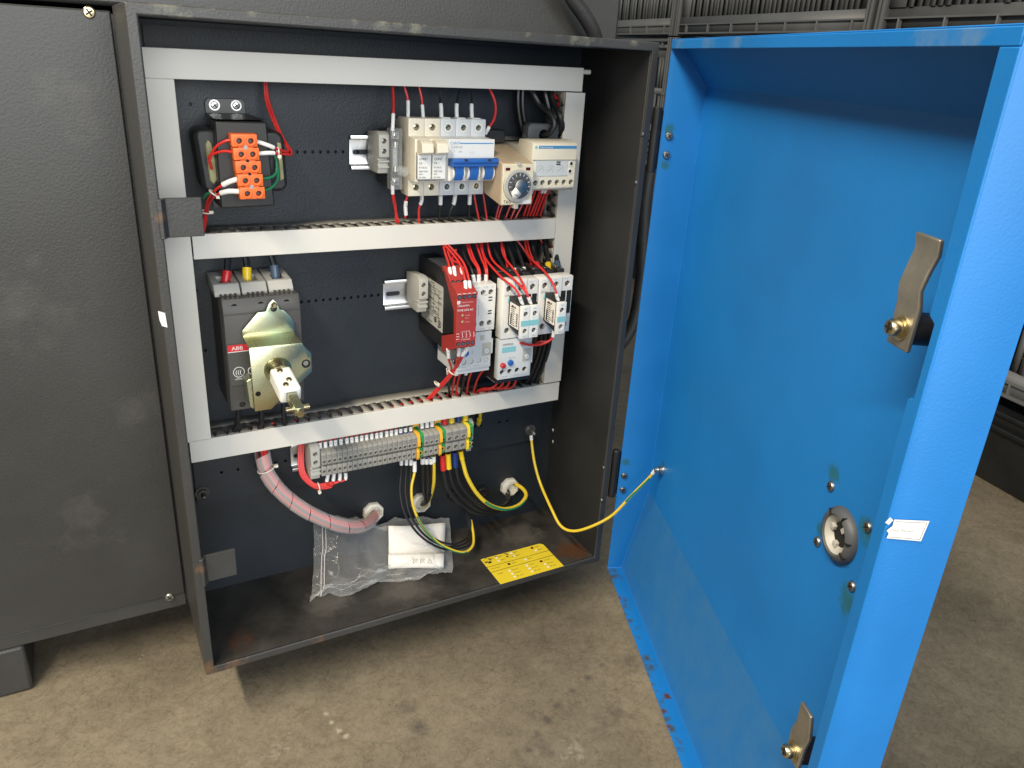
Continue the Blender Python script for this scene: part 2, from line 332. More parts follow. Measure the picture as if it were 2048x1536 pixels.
fs = []
for k in range(4):
    j = (k+1) % 4; fs += [(k, j, 4+j, 4+k), (8+k, 12+k, 12+j, 8+j), (k, 8+k, 8+j, j), (4+k, 4+j, 12+j, 12+k)]
mb.add(vs, fs); mb.build('front_rim', 'rim_paint', cb, bevel=1.4, seg=3)
# mounting plate with its rows of punched holes
def holed(mb, x0, x1, z0, z1, y, rows, r=1.9, n=8):
    zs = z0
    for zc, xs, c in sorted(rows):
        a, b = zc-c/2, zc+c/2
        mb.add([(x0, y, zs), (x1, y, zs), (x1, y, a), (x0, y, a)], [(0, 1, 2, 3)])
        x = x0
        for xc in xs:
            l, rr = xc-c/2, xc+c/2
            if l > x+.01: mb.add([(x, y, a), (l, y, a), (l, y, b), (x, y, b)], [(0, 1, 2, 3)])
            sq = [(l, a), (xc, a), (rr, a), (rr, zc), (rr, b), (xc, b), (l, b), (l, zc)]
            ci = [(xc+r*math.cos(t), zc+r*math.sin(t)) for t in [math.radians(225+45*k) for k in range(8)]]
            mb.add([(p[0], y, p[1]) for p in sq+ci]+[(p[0], y+2, p[1]) for p in ci], [(k, (k+1) % 8, 8+(k+1) % 8, 8+k) for k in range(8)]+[(8+k, 8+(k+1) % 8, 16+(k+1) % 8, 16+k) for k in range(8)])
            x = rr
        if x < x1-.01: mb.add([(x, y, a), (x1, y, a), (x1, y, b), (x, y, b)], [(0, 1, 2, 3)])
        zs = b
    mb.add([(x0, y, zs), (x1, y, zs), (x1, y, z1), (x0, y, z1)], [(0, 1, 2, 3)])
mb = MB(); px0, px1, pz0, pz1 = 22, 474, 132, 632
rows = [(521, [130+8.05*k for k in range(12)], 7), (361.5, [135+8.05*k for k in range(14)], 7),
        (565, [56], 7), (477, [80], 7), (384, [44], 7), (318, [47], 7), (169, [51, 69, 90, 112, 123, 366, 372, 380, 408, 420], 5)]
holed(mb, px0, px1, pz0, pz1, PY, rows)
mb.add([(px0, PY, pz0), (px1, PY, pz0), (px1, PY+2.5, pz0), (px0, PY+2.5, pz0)], [(0, 1, 2, 3)])
mb.add([(px1, PY, pz0), (px1, PY+2.5, pz0), (px1, PY+2.5, pz1), (px1, PY, pz1)], [(0, 1, 2, 3)])
plate = mb.build('mounting_plate', 'slate_paint', cb)
c = P(677, 658, PY-.3)
mb = MB(); mb.ring(c, (0, -1, 0), 8.6, 8.0, .15); mb.build('stamp', 'black_print', plate)
text('21', c+Vector((-3.6, 0, 1.2)), 3.6, 'black_print', plate); text('02', c+Vector((-3.6, 0, -5.0)), 3.6, 'black_print', plate)
for u, v in ((405, 985), (1060, 860)):
    p = P(u, v, PY); mb = MB(); mb.lathe(p, (0, -1, 0), [(8, 0), (8, 1.2), (5.2, 1.3), (5.2, 4.5), (2.4, 4.6), (2.4, 14), (1.6, 14.6)], 18); mb.build('stud', 'dark_steel' if u < 500 else 'dull_steel', plate)
p = P(957, 848, PY); disc_screw(plate, p, 3.2, 'steel', h=2)
# welded catch plates on the left rim
for k, (z0, z1, y) in enumerate(((466.5, 499.5, 6), (114, 146, 7))):
    mb = MB(); mb.prism([(6.0, -2.0), (9.5, -2.2), (13, y-2.6), (41.5, y-2), (41.5, y), (12, y), (6, 1.8)], 'z', z0, z1)
    mb.build('catch_plate', 'rim_paint', cb, bevel=.6)
# small screws in the right wall
for u, v in ((1105, 860), (1105, 883)):
    d = ray(u, v); p = CAM+d*((W-T-CAM.x)/d.x); disc_screw(cb, p, 3.6, 'dull_steel', d=(-1, 0, 0), h=1.8)
for u, v in ((1285, 268), (1272, 365), (1207, 935), (1203, 1000)):
    d = ray(u, v); p = CAM+d*((W-T-CAM.x)/d.x); disc_screw(cb, p, 2.4, 'dull_steel', d=(-1, 0, 0), h=1.6)
# a torn sticker scrap on the rim
mb = MB(); q = [P(316, 622, -.4), P(330, 626, -.4), P(335, 655, -.4), P(324, 652, -.4), P(319, 640, -.4)]
mb.add(q, [tuple(range(5))]); mb.build('sticker_scrap', 'sticker', cb)
# cable glands through the back wall, black blanking plugs
def gland(c, R=14, r=8.5, m='gland_white', d=(-.05, -1, .12)):
    g = MB(); g.lathe(c, d, [(R, -2), (R, 6), (R*.93, 7.5), (r*1.12, 8.5), (r*1.1, 12), (r, 12.5), (r, 2)], 8, .3)
    o = g.build('cable_gland', m, cb, bevel=.9); return o
G1, G2, G3 = P(745, 1022, D), P(840, 1003, D), P(1017, 972, D)
for g in (G1, G2, G3): gland(g)
for u, v in ((962, 981), (905, 988)):
    c = P(u, v, D); g = MB(); g.lathe(c, (0, -1, 0), [(9, -1), (9, 5), (7.5, 7), (5, 7), (4.6, 3)], 6, .2); g.build('blanking_plug', 'black_plastic', cb, bevel=.6)
# ------------------------------------------------------------------ hinges and door
HX = Vector((517.9, -1.8, 0)); TH = -1.9496; A = Vector((math.cos(TH), math.sin(TH), 0)); Nn = Vector((-A.y, A.x, 0))
def Dp(u, d, z): return HX+A*u+Nn*d+Vector((0, 0, z))
def Dd(pu, pv, d): r = ray(pu, pv); s = (d-(CAM-HX).dot(Nn))/r.dot(Nn); p = CAM+r*s; return p
def Du(pu, pv, uu): r = ray(pu, pv); s = (uu-(CAM-HX).dot(A))/r.dot(A); return CAM+r*s
WD, ZT, ZB, DD = 515.0, 648.5, -13.7, 43.6
for z in (548, 133):
    hg = MB(); hg.box(W+.2, W+4, 10, 44, z-32, z+32); hg.cyl((W+8.5, 2, z-34), (W+8.5, 2, z+34), 5.2, n=14)
    h_ = hg.build('hinge', 'black_plastic', cb, bevel=.8)
    k = MB(); k.obox(Dp(4, 9, z), (7, 10, 31), (A, Nn, Vector((0, 0, 1)))) if False else k.obox(Dp(-2.6, 9, z), (2.0, 9, 31), (A, Nn, Vector((0, 0, 1)))); k.build('leaf', 'black_plastic', h_)
blue = MATS['blue_paint']
zl = [(Dp(u, 3+3*math.sin(u*.37), ZB+1), 17+6*math.sin(u*.11), .50+.09*math.sin(u*.071+1)) for u in range(6, 380, 13)]
stain(MATS['blue_edge'], [(p.x, p.y, p.z, r, a) for p, r, a in zl], (.045, .055, .048), 95, .42)
zl = [(Dp(u, d, ZB+1), r, a) for u, d, r, a in ((234, 12, 10, .9), (254, 2, 12, .7), (275, 1, 12, .7), (64, 1, 9, .7), (20, 1, 8, .7))]
stain(MATS['blue_edge'], [(p.x, p.y, p.z, r, a) for p, r, a in zl], (.085, .034, .016), 210, .45)
gl = [(388, 43, 352, 16), (388, 43, 303, 12), (440, 43, 335, 20), (440, 43, 275, 24), (36, 43, 163, 14), (480, 40, 215, 16), (1, 9, 560, 11), (1, 9, 522, 11), (1, 7, 150, 12)]
stain(blue, [(*Dp(a_, b_, c_), r, .85) for a_, b_, c_, r in gl], (.012, .12, .19), 90, .42)
gl = [(u, 2, ZT-3, 34, .62) for u in (30, 110, 180, 450, 480)]
stain(MATS['blue_lip'], [(*Dp(a_, b_, c_), r, k) for a_, b_, c_, r, k in gl], (.07, .19, .40), 60, .42)
prof = [(0, ZT), (6, ZT), (DD, ZT-43.4), (DD, ZB+121), (19, ZB), (0, ZB)]
mb = MB(); n = len(prof)
vs = [Dp(0, d, z) for d, z in prof]+[Dp(WD, d, z) for d, z in prof]
fs = [(i, i+1, n+i+1, n+i) for i in range(n-1)]+[tuple(range(n)), tuple(range(2*n-1, n-1, -1))]
# return lips round the rim: top and free side, with the cut-out for the latch
vs += [Dp(0, 0, ZT-8.6), Dp(WD, 0, ZT-8.6), Dp(WD-12, 0, ZT-8.6), Dp(WD-12, 0, 511), Dp(WD-5, 0, 507), Dp(WD-5, 0, 466), Dp(WD-9.5, 0, 464), Dp(WD-9.5, 0, ZB+3), Dp(WD, 0, ZB+3), Dp(WD, 0, 511), Dp(WD, 0, 464)]
b = 2*n
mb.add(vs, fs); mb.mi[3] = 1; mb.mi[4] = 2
door = mb.build('door', ['blue_paint', 'blue_dusty_lit', 'blue_edge'], cb, bevel=2.2, seg=3, solid=1.4, soff=1)
door['label'] = 'bright blue sheet steel door swung open, rusty along its bottom edge'
lp = MB(); lp.add([Dp(a_, -.7, c_) for a_, c_ in ((.5, ZT), (WD, ZT), (WD, ZT-8.6), (.5, ZT-8.6))]+[Dp(a_, 1.2, c_) for a_, c_ in ((.5, ZT), (WD, ZT), (WD, ZT-8.6), (.5, ZT-8.6))],
    [(0, 1, 2, 3), (7, 6, 5, 4), (0, 4, 5, 1), (1, 5, 6, 2), (2, 6, 7, 3), (3, 7, 4, 0)]); lp.build('rim_lip', 'blue_lip', door, bevel=.7, seg=3)
sh = [(WD+1.0, ZT-8.7), (WD-13, ZT-8.7), (WD-11, 511), (WD-5.5, 508), (WD-5.5, 466), (WD-10, 464), (WD-9, ZB), (WD+1.0, ZB)]
lp = MB(); lp.add([Dp(a_, -.75, c_) for a_, c_ in sh]+[Dp(a_, 1.2, c_) for a_, c_ in sh], [tuple(range(8)), tuple(range(15, 7, -1))]+[(i, (i+1) % 8, 8+(i+1) % 8, 8+i) for i in range(8)]); lp.build('rim_lip', 'blue_paint', door, bevel=.7, seg=3)
# inner stiffening flange on the lower half of the free side
sh = [(WD-2, 463), (WD-13, 463.5), (WD-13.5, ZB+4), (WD-2, ZB+4)]
lp = MB(); lp.add([Dp(a_, 3.2, c_) for a_, c_ in sh]+[Dp(a_, 4.6, c_) for a_, c_ in sh], [(0, 1, 2, 3), (7, 6, 5, 4), (0, 4, 5, 1), (1, 5, 6, 2), (2, 6, 7, 3), (3, 7, 4, 0)]); lp.build('flange', 'blue_paint', door, bevel=.4)
# latches: threaded spindle, cam blade, screw head
def latch(u0, z0, L, wv, bend):
    pr = []                                            # blade profile seen from the side: (z, depth)
    c = MB(); a = Dp(u0, DD, z0-2); b_ = Dp(u0, 8, z0); c.cyl(a, b_, 9.5, n=20); c.lathe(Dp(u0, DD, z0-2), -Nn, [(15, -.5), (15, 2.5), (13, 3.5), (10, 4)], 20); lo = c.build('latch', 'black_plastic', door, bevel=.6)
    c = MB(); pts = [(-12, 7), (14, 7), (24, 4.5), (34, 6), (44, 8.5), (L, 7)] if bend else [(-10, 7), (12, 7), (22, 8), (L, 6)]
    wd = [(10, 10), (10.5, 10.5), (9.5, 10.5), (9, 11), (9.5, 11.5), (10, 12)] if bend else [(9, 9), (10, 10), (8, 11), (6, 9)]
    vs = []; 
    for (zz, dd_), (l_, r_) in zip(pts, wd):
        sft = zz*.02
        for e in (0, 3.2): vs += [Dp(u0-l_+sft, dd_+e, z0+zz), Dp(u0+r_+sft, dd_+e, z0+zz)]
    k_ = len(pts); fs = [(0, 1, 3, 2), (4*k_-4, 4*k_-2, 4*k_-1, 4*k_-3)]
    for i in range(k_-1):
        o4 = 4*i; fs += [(o4, o4+4, o4+5, o4+1), (o4+2, o4+3, o4+7, o4+6), (o4, o4+2, o4+6, o4+4), (o4+1, o4+5, o4+7, o4+3)]
    c.add(vs, fs); c.build('cam', 'cam_steel', lo, bevel=.9, seg=3) if False else c.build('latch_cam', 'cam_steel', door, bevel=1.1, seg=3)
    c = MB(); c.lathe(Dp(u0, 7, z0), -Nn, [(7.5, 0), (7.5, 1), (6.2, 1.2), (6.2, 2.2), (5.2, 2.4), (5.2, 6), (4, 7.6)], 18); s_ = c.build('latch_screw', 'brass_screw', door)
    k = MB(); cc = Dp(u0, -.4, z0); zv = Vector((0, 0, 1)); k.obox(cc, (3.2, .7, .5), (A, zv, Nn)); k.obox(cc, (.7, 3.2, .52), (A, zv, Nn)); k.build('recess', 'hole_dark', door)
pt = Dd(1795, 655, 5); latch((pt-HX).dot(A), pt.z, 53, 20, True)
pt = Dd(1582, 1502, 5); latch((pt-HX).dot(A), pt.z, 42, 20, False)
# switch-handle bush and its four screws
zc = Dp(415.5, DD, 316); rg = MB(); rg.lathe(zc-Nn*0, -Nn, [(21, -.3), (21, 2), (18.5, 6), (15.5, 7), (14.2, 5.7)], 28, caps=False); bush = rg.build('handle_bush', 'dark_grey_plastic', door)
rg = MB(); rg.lathe(zc, -Nn, [(14.2, 5.7), (9.5, 1.2), (9.4, .4)], 24, caps=False); rg.build('socket_cone', 'clip_grey', door)
rg = MB(); rg.lathe(zc, -Nn, [(9.6, .3), (9.6, .8)], 22); rg.build('recess', 'hole_dark', door)
zv = Vector((0, 0, 1))
for an in (.9, 2.9, 4.6):
    e = A*math.cos(an)+zv*math.sin(an); f_ = Nn.cross(e); rg = MB(); rg.obox(zc-Nn*2.6+e*8.4, (2.2, 2.0, 1.6), (e, f_, Nn)); rg.build('lug', 'clip_grey', door, bevel=.4)
for an in (-.5, .2, 1.2, 2.2):
    e = A*math.cos(an)+zv*math.sin(an); f_ = Nn.cross(e); rg = MB(); rg.obox(zc-Nn*5.2+e*17, (2.6, .5, 2.4), (e, f_, Nn)); rg.build('clip_slot', 'hole_dark', door)
for du, dz in ((-26.5, 25), (-26.5, -24), (26, 23.5), (26, -26)):
    disc_screw(door, Dp(415.5+du, DD, 316+dz), 4.2, 'dull_steel', d=-Nn, h=2.2)
for z, dpt in ((553, 9.3), (533, 9), (130, 7), (109, 7.5)): disc_screw(door, Dp(.2, dpt, z), 4.4, 'dull_steel', d=A, h=2.2)
st = Dp(38, DD, 159.5); g = MB(); g.lathe(st, -Nn, [(6.5, 0), (6.5, 1.2), (5, 1.4), (5, 5), (3, 5.2), (3, 11), (2, 11.5)], 16); g.build('earth_stud', 'steel', door)
# the inspection sticker on the outside of the free edge
def stk(d, z, e=.0): return Dp(WD+1.9+e, d, z)
g = MB(); pl = [(2.5, 394.6), (24.5, 393.2), (23.0, 379.6), (1.0, 382.2), (1.6, 385.2), (-.2, 387.4), (2.6, 390.4)]
g.add([stk(*p) for p in pl], [tuple(range(7))]); s1 = g.build('inspection_sticker', 'sticker', door)
g = MB(); g.add([stk(-2.5, 392.6), stk(.2, 391.2), stk(2.0, 394.2), stk(-.4, 396.2)], [(0, 1, 2, 3)]); g.build('sticker_corner', 'sticker', door)
text('ction Passed', stk(2.2, 386.9, .15), 2.1, 'grey_print', door, x=(Nn-Vector((0, 0, .09))), sx=.95)
for za, zb in ((393.6, 393.2),):
    g = MB()
    for (d0, z0), (d1, z1) in (((3.5, 393.3), (23.2, 392.0)), ((23.2, 392.0), (21.9, 380.9)), ((21.9, 380.9), (2.0, 383.2))):
        a_, b_ = stk(d0, z0, .15), stk(d1, z1, .15); t_ = (b_-a_).normalized(); m_ = t_.cross(A)*.25; g.add([a_-m_, b_-m_, b_+m_, a_+m_], [(0, 1, 2, 3)])
    g.build('sticker_border', 'grey_print', door)
# ------------------------------------------------------------------ wiring ducts
def slot_side(L, pitch=12.5, off=4, dep=41.5):
    """planar comb wall of a slotted duct: list of quads in (along, depth); depth 0 = at the plate"""
    q = []; w2 = 2.75; n = int((L-2*off)/pitch); s0 = (L-n*pitch)/2
    q.append((0, 0, L, 11)); cells = [(s0+pitch*(k+.5)) for k in range(n)]
    xs = [0]
    for c in cells: xs += [c-w2, c+w2]
    xs.append(L); polys = [[(0, 0), (L, 0), (L, 17), (0, 17)]]
    for k in range(0, len(xs), 2):
        a, b = xs[k], xs[k+1]; ea = 0 if k == 0 else 1.9; eb = 0 if k == len(xs)-2 else 1.9
        polys.append([(a, 17), (b, 17), (b, 33), (a, 33)]); polys.append([(a, 33), (b, 33), (b+eb, 36), (a-ea, 36)]); polys.append([(a-ea, 36), (b+eb, 36), (b+eb, dep), (a-ea, dep)])
    return polys
def duct(label, x0, x1, z0, z1, horiz, tilt=0.0, yf=84.0, trim=(0, 0)):
    L = (x1-x0) if horiz else (z1-z0); wd = (z1-z0) if horiz else (x1-x0)
    c = Vector(((x0+x1)/2, PY, (z0+z1)/2)); ct, st = math.cos(tilt), math.sin(tilt)
    def G(a, b, y):            # along, across (+ = up / right), world y
        dx, dz = (a, b) if horiz else (b, a)
        return Vector((c.x+dx*ct-dz*st, y, c.z+dx*st+dz*ct))
    t = thing('wiring_duct', label, 'cable duct', (c.x, PY, z0), 'slotted wiring ducts on the mounting plate')
    polys = slot_side(L)
    for sgn in (1, -1):
        mb = MB()
        for p in polys: mb.add([G(a-L/2, sgn*(wd/2-1.6), PY-.3-d) for a, d in p], [tuple(range(len(p)))])
        bm_o = mb.build('slotted_wall', 'duct_plastic', t, smooth=0)
        bm = bmesh.new(); bm.from_mesh(bm_o.data); bmesh.ops.remove_doubles(bm, verts=bm.verts, dist=1e-5); bmesh.ops.recalc_face_normals(bm, faces=bm.faces); bm.to_mesh(bm_o.data); bm.free()
        md = bm_o.modifiers.new('s', 'SOLIDIFY'); md.thickness = .0021; md.offset = 0
    mb = MB(); mb.add([G(a, b, PY-.4) for a, b in ((-L/2, -wd/2+1), (L/2, -wd/2+1), (L/2, wd/2-1), (-L/2, wd/2-1))], [(0, 1, 2, 3)]); mb.build('base', 'duct_plastic', t, solid=1)
    mb = MB(); sec = [(-wd/2, yf+3.2), (-wd/2, yf), (wd/2, yf), (wd/2, yf+3.2), (wd/2-.9, yf+3.2), (wd/2-.9, yf+1.2), (-wd/2+.9, yf+1.2), (-wd/2+.9, yf+3.2)]
    a0, a1 = -L/2+trim[0], L/2+trim[1]
    mb.add([G(a0, b, y) for b, y in sec]+[G(a1, b, y) for b, y in sec], [(0, 1, 6, 7), (1, 2, 5, 6), (2, 3, 4, 5), (8+7, 8+6, 8+1, 8), (8+6, 8+5, 8+2, 8+1), (8+5, 8+4, 8+3, 8+2)]+[(i, (i+1) % 8, 8+(i+1) % 8, 8+i) for i in range(8)])
    mb.build('cover', 'duct_plastic', t, bevel=.5)
    return t
d1 = duct('long white wiring duct along the top of the mounting plate', 15.5, 467.5, 589.8, 614.8, True, .006)
dl = duct('white vertical wiring duct on the plate edge behind the catch plates', 15, 39.0, 234, 588.5, False, .0)
d2 = duct('white wiring duct across the middle of the plate, under the fuse and breaker row', 40.2, 446, 426.0, 450.2, True, -.003)
dr = duct('white vertical wiring duct beside the contactors on the hinge side', 446.6, 472.2, 236.6, 590.0, False, .0)
d3 = duct('white wiring duct above the terminal strip, along the bottom of the plate', 17, 470.5, 209.8, 235.2, True, .0)
p = P(1172, 144, 88); mb = MB(); mb.cyl(p-Vector((8, 0, 0)), p+Vector((5, 0, 0)), 2.6, n=14); mb.build('rivet', 'duct_plastic', d1)
# ------------------------------------------------------------------ DIN rails
def rail(label, x0, x1, zc, tilt=0):
    pr = [(120, 17.5), (121, 17.5), (121, 14.4), (PY-.4, 13.4), (PY-.4, -13.4), (121, -14.4), (121, -17.5), (120, -17.5), (120, -13.6), (PY-1.4, -12.5), (PY-1.4, 12.5), (120, 13.6)]
    mb = MB(); mb.prism([(y, z+zc) for y, z in pr], 'x', x0, x1); o = mb.build('din_rail', 'aluminium', bevel=.25)
    k = MB(); x = x0+12
    while x < x1-8: k.prism([(x-6+2.6*math.cos(t)*(-1)+(12 if s_ else 0), zc+2.6*math.sin(t)) for s_, ts in ((0, [math.radians(a) for a in range(-90, 91, 30)]), (1, [math.radians(180+a) for a in range(-90, 91, 30)])) for t in ts], 'y', PY-4, PY+3) ; x += 25; 
    cut(o, k); tag(o, label, 'din rail', 'aluminium mounting rails'); return o
rail('aluminium mounting rail carrying the fuse holders and the blue-handled breaker', 209, 446, 521)
rail('aluminium mounting rail carrying the red safety relay and contactors', 245, 446, 362)
rail('aluminium mounting rail under the long terminal strip', 129, 345, 174)
# ------------------------------------------------------------------ control transformer
tr = thing('control_transformer', 'black control transformer with an orange terminal block on its front', 'transformer', (90, 90, 478))
mb = MB(); mb.prism([(66, 556), (111, 556), (114, 480), (64.5, 479)], 'y', 58, 98); mb.build('core', 'transformer_black', tr, bevel=1.5)
mb = MB(); mb.add([(68.5, 125, 558), (105.5, 125, 558), (112, 60, 557.5), (66, 60, 557.5), (68.5, 127, 556), (105.5, 127, 556), (112, 98, 555), (66, 98, 555)], [(0, 1, 2, 3), (4, 7, 6, 5), (0, 4, 5, 1), (1, 5, 6, 2), (2, 6, 7, 3), (3, 7, 4, 0)]); mb.build('strap', 'transformer_black', tr, bevel=.5)
mb = MB(); mb.prism([(68.5, 557), (105.5, 557), (105.5, 567.5), (103, 571), (71, 571), (68.5, 567.5)], 'y', PY-3.2, PY-1); tb = mb.build('mounting_tab', 'dark_steel', tr, bevel=.4)
for x in (77, 97): 
    mb = MB(); mb.cyl((x, PY-3.2, 565), (x, PY-4.2, 565), 5, n=18); mb.build('washer', 'steel', tb); disc_screw(tb, (x, PY-4.2, 565), 3.6, 'steel', h=2)
mb = MB(); mb.prism([(68, 478), (110, 478), (110, 468), (68, 468)], 'y', PY-3, PY-1); mb.build('mounting_tab', 'dark_steel', tr)
mb = MB(); mb.prism([(49.5, 543), (54, 548), (69, 548), (69, 491), (60, 489), (53, 495)], 'y', 72, 110); mb.build('coil_cover', 'black_plastic', tr, bevel=3.5, seg=3)
mb = MB(); mb.prism([(110, 547), (124, 547), (129, 542), (130.5, 496), (126, 491), (110, 491)], 'y', 72, 110); mb.build('coil_cover', 'black_plastic', tr, bevel=3.5, seg=3)
mb = MB(); mb.prism([(58, 535), (60.5, 539), (63.5, 536), (66, 520), (66, 503), (62, 499), (59, 503)], 'y', 69.5, 73); mb.build('winding_resin', 'resin_yellow', tr, bevel=1.2)
mb = MB(); mb.prism([(122, 537), (126, 536), (127, 503), (123, 501)], 'y', 70.5, 73); mb.build('winding_resin', 'resin_yellow', tr, bevel=1)
mb = MB(); ob = thing('terminal_block', 'bright orange five-way screw terminal block wired to the black transformer', 'terminal block', (90, 50, 489))
for k in range(5):
    z1 = 546.5-k*11.55; xo = k*.95; s = MB()
    s.prism([(76.3+xo, z1), (98.6+xo, z1), (98.6+xo, z1-10.7), (76.3+xo, z1-10.7)], 'y', 43.5, 58); 
    o = s.build('terminal', 'orange_plastic', ob, bevel=.5); c = MB()
    for x in (82.8, 92.8): c.cyl((x+xo, 50, z1-5.6), (x+xo, 40, z1-5.6), 2.6, n=14)
    cut(o, c)
    for x in (82.8, 92.8): MB().ring((x+xo, 43.7, z1-5.6), (0, -1, 0), 4.1, 2.6, 1.6, 18).build('screw_collar', 'orange_plastic', ob, bevel=.2)
    for x in (82.8, 92.8): g = MB(); g.lathe((x+xo, 49.2, z1-5.6), (0, -1, 0), [(2.5, 0), (2.5, 1.2), (2.2, 1.6)], 12); g.obox((x+xo, 47.6, z1-5.6), (2.1, .2, .35), (Vector((.7, 0, .7)), Vector((0, 1, 0)), Vector((-.7, 0, .7)))); g.build('terminal_screw', 'dark_steel', ob)
    if k < 4:
        s = MB(); s.box(82+xo, 95+xo, 44.5, 58, z1-11.7, z1-10.6); s.build('bridge', 'orange_plastic', ob)
        s = MB(); s.cyl((88+xo, 44.4, z1-11.2), (88+xo, 43.2, z1-11.2), 1.9 if k in (0, 3) else 1.4, n=12); s.build('fixing_screw' if k in (0, 3) else 'fixing_hole', 'dull_steel' if k in (0, 3) else 'hole_dark', ob)
# ------------------------------------------------------------------ modular devices of the upper rail
def end_stop(label, x0, x1, zc, yf, h=42):
    t = thing('end_stop', label, 'end clamp', ((x0+x1)/2, 100, zc-h/2), 'grey end clamps on the rails')
    mb = MB(); mb.prism([(121, zc+h*.44), (yf+6, zc+h*.5), (yf, zc+h*.42), (yf, zc-h*.1), (yf+5, zc-h*.14), (yf+3, zc-h*.3), (yf+5, zc-h*.5), (112, zc-h*.5), (121, zc-h*.3)], 'x', x0, x1); o = mb.build('body', 'clip_grey', t, bevel=.5)
    c = MB()
    for z in (zc+h*.28, zc+h*.04): c.cyl(((x0+x1)/2, yf-2, z), ((x0+x1)/2, yf+6, z), 2.7, n=14)
    cut(o, c)
    for z in (zc+h*.28, zc+h*.04): g = MB(); g.lathe(((x0+x1)/2, yf+4.5, z), (0, -1, 0), [(2.5, 0), (2.5, 1), (2, 1.4)], 12); g.build('screw', 'dull_steel', t)
    mb = MB(); mb.box(x0-.4, x1+.4, yf+1, yf+14, zc-h*.22, zc-h*.18); mb.box(x0-.4, x1+.4, yf+2, yf+14, zc-h*.36, zc-h*.31); mb.build('clip_rib', 'clip_grey', t)
    return t
end_stop('pale grey end clamp at the open end of the fuse and breaker rail', 227, 238, 525, 84)
end_stop('pale grey end clamp beside the label side of the red safety relay', 271.5, 282.5, 370.5, 82)
# glass fuse carrier
gf = thing('glass_fuse_holder', 'slim clear-covered holder with a small glass fuse and transparent knob', 'fuse holder', (243, 95, 487))
MB().prism([(120, 545), (86, 551), (86, 488), (120, 492)], 'x', 237.5, 249.5).build('base', 'black_plastic', gf, bevel=.6)
MB().box(236.5, 249.3, 76, 86.5, 489, 550).build('cover', 'clear_plastic', gf, bevel=.8)
MB().cyl((243, 81, 511), (243, 81, 534), 2.6, n=14).build('glass_tube', 'glass', gf)
for z in (509.5, 534): MB().cyl((243, 81, z-2.5), (243, 81, z+2.5), 3.1, n=14).build('fuse_cap', 'steel', gf)
for z in (543, 497): MB().box(239, 247, 79, 85, z-4, z+4).build('contact_clip', 'dull_steel', gf, bevel=.8); disc_screw(gf, (243, 79, z), 3, 'steel', h=1.2)
MB().lathe((246, 76, 509), (.5, -.8, -.15), [(5.5, 0), (5.5, 8), (4, 9.5)], 6).build('knob', 'clear_plastic', gf, bevel=.8)
def module_body(x0, x1, m, root, zt=559.8, zb=481.2, yt=80, yf=62, za=542.2, zc=498.6, name='body'):
    mb = MB(); mb.prism([(121, zt-8), (112, zt-2), (108, zt), (yt, zt), (yt, za), (yf, za-.6), (yf, zc), (yt, zc-.6), (yt, zb), (100, zb), (108, zb+7), (121, zb+9)], 'x', x0, x1)
    return mb.build(name, m, root, bevel=.6)
def hole_screws(o, root, pts, y, r, sm='brass_screw', dp=4.5, dirn=(0, -1, 0)):
    c = MB()
    for x, z in pts: c.cyl((x, y-2, z), (x, y+dp, z), r, n=16)
    cut(o, c)
    for k, (x, z) in enumerate(pts):
        g = MB(); g.lathe((x, y+dp-.3, z), (0, -1, 0), [(r*.93, 0), (r*.93, 1.3), (r*.75, 1.8)], 14); s = g.build('terminal_screw', sm, root)
        a = .5+k*.8; g = MB(); g.obox((x, y+dp-2.1, z), (r*.75, .2, r*.14), (Vector((math.cos(a), 0, math.sin(a))), Vector((0, 1, 0)), Vector((-math.sin(a), 0, math.cos(a))))); g.build('slot', 'hole_dark', s)
fh = thing('fuse_holder', 'cream two-pole fuse holder with two tilting drawers next to the blue-handled breaker', 'fuse holder', (275, 95, 481))
for k in range(2):
    x0 = 257.2+17.7*k; o = module_body(x0, x0+17.65, 'cream_plastic', fh, name='pole'); hole_screws(o, fh, [(x0+8.8, 551.2), (x0+8.8, 490.2)], 80, 3.4)
    x0 = 258.4+16.4*k
    MB().prism([(62.2, 541), (52.5, 540.6), (48, 538), (47, 529.5), (50, 527.5), (62.2, 526)], 'x', x0+1, x0+13.6).build('pull_tab', 'cream_plastic', fh, bevel=.7)
    MB().box(x0+.2, x0+15, 57.5, 62.2, 502, 526.8).build('drawer', 'white_plastic', fh, bevel=.5)
    for s, z, sz in (('CHNT', 521.2, 2.5), ('CE  \\', 517.2, 2.1), ('RT18-32', 513.0, 1.75), ('500V 32A', 509.2, 1.75), ('690V~', 506.6, 1.3), ('IEC 60269', 503.4, 1.3)): text(s, (x0+1.5, 57.2, z), sz, 'black_print', fh)
mb = MB(); pts = [(257.3, 57.4, 529), (257.3, 57.4, 503.5), (259.5, 57.4, 500.8), (288.5, 57.4, 500.8), (290.3, 57.4, 503.5), (290.3, 57.4, 529)]
mb.tube(pts, .5, 6); mb.build('wire_frame', 'steel', fh)
br = thing('circuit_breaker', 'white three-pole circuit breaker with a bright blue toggle handle', 'breaker', (319, 95, 481))
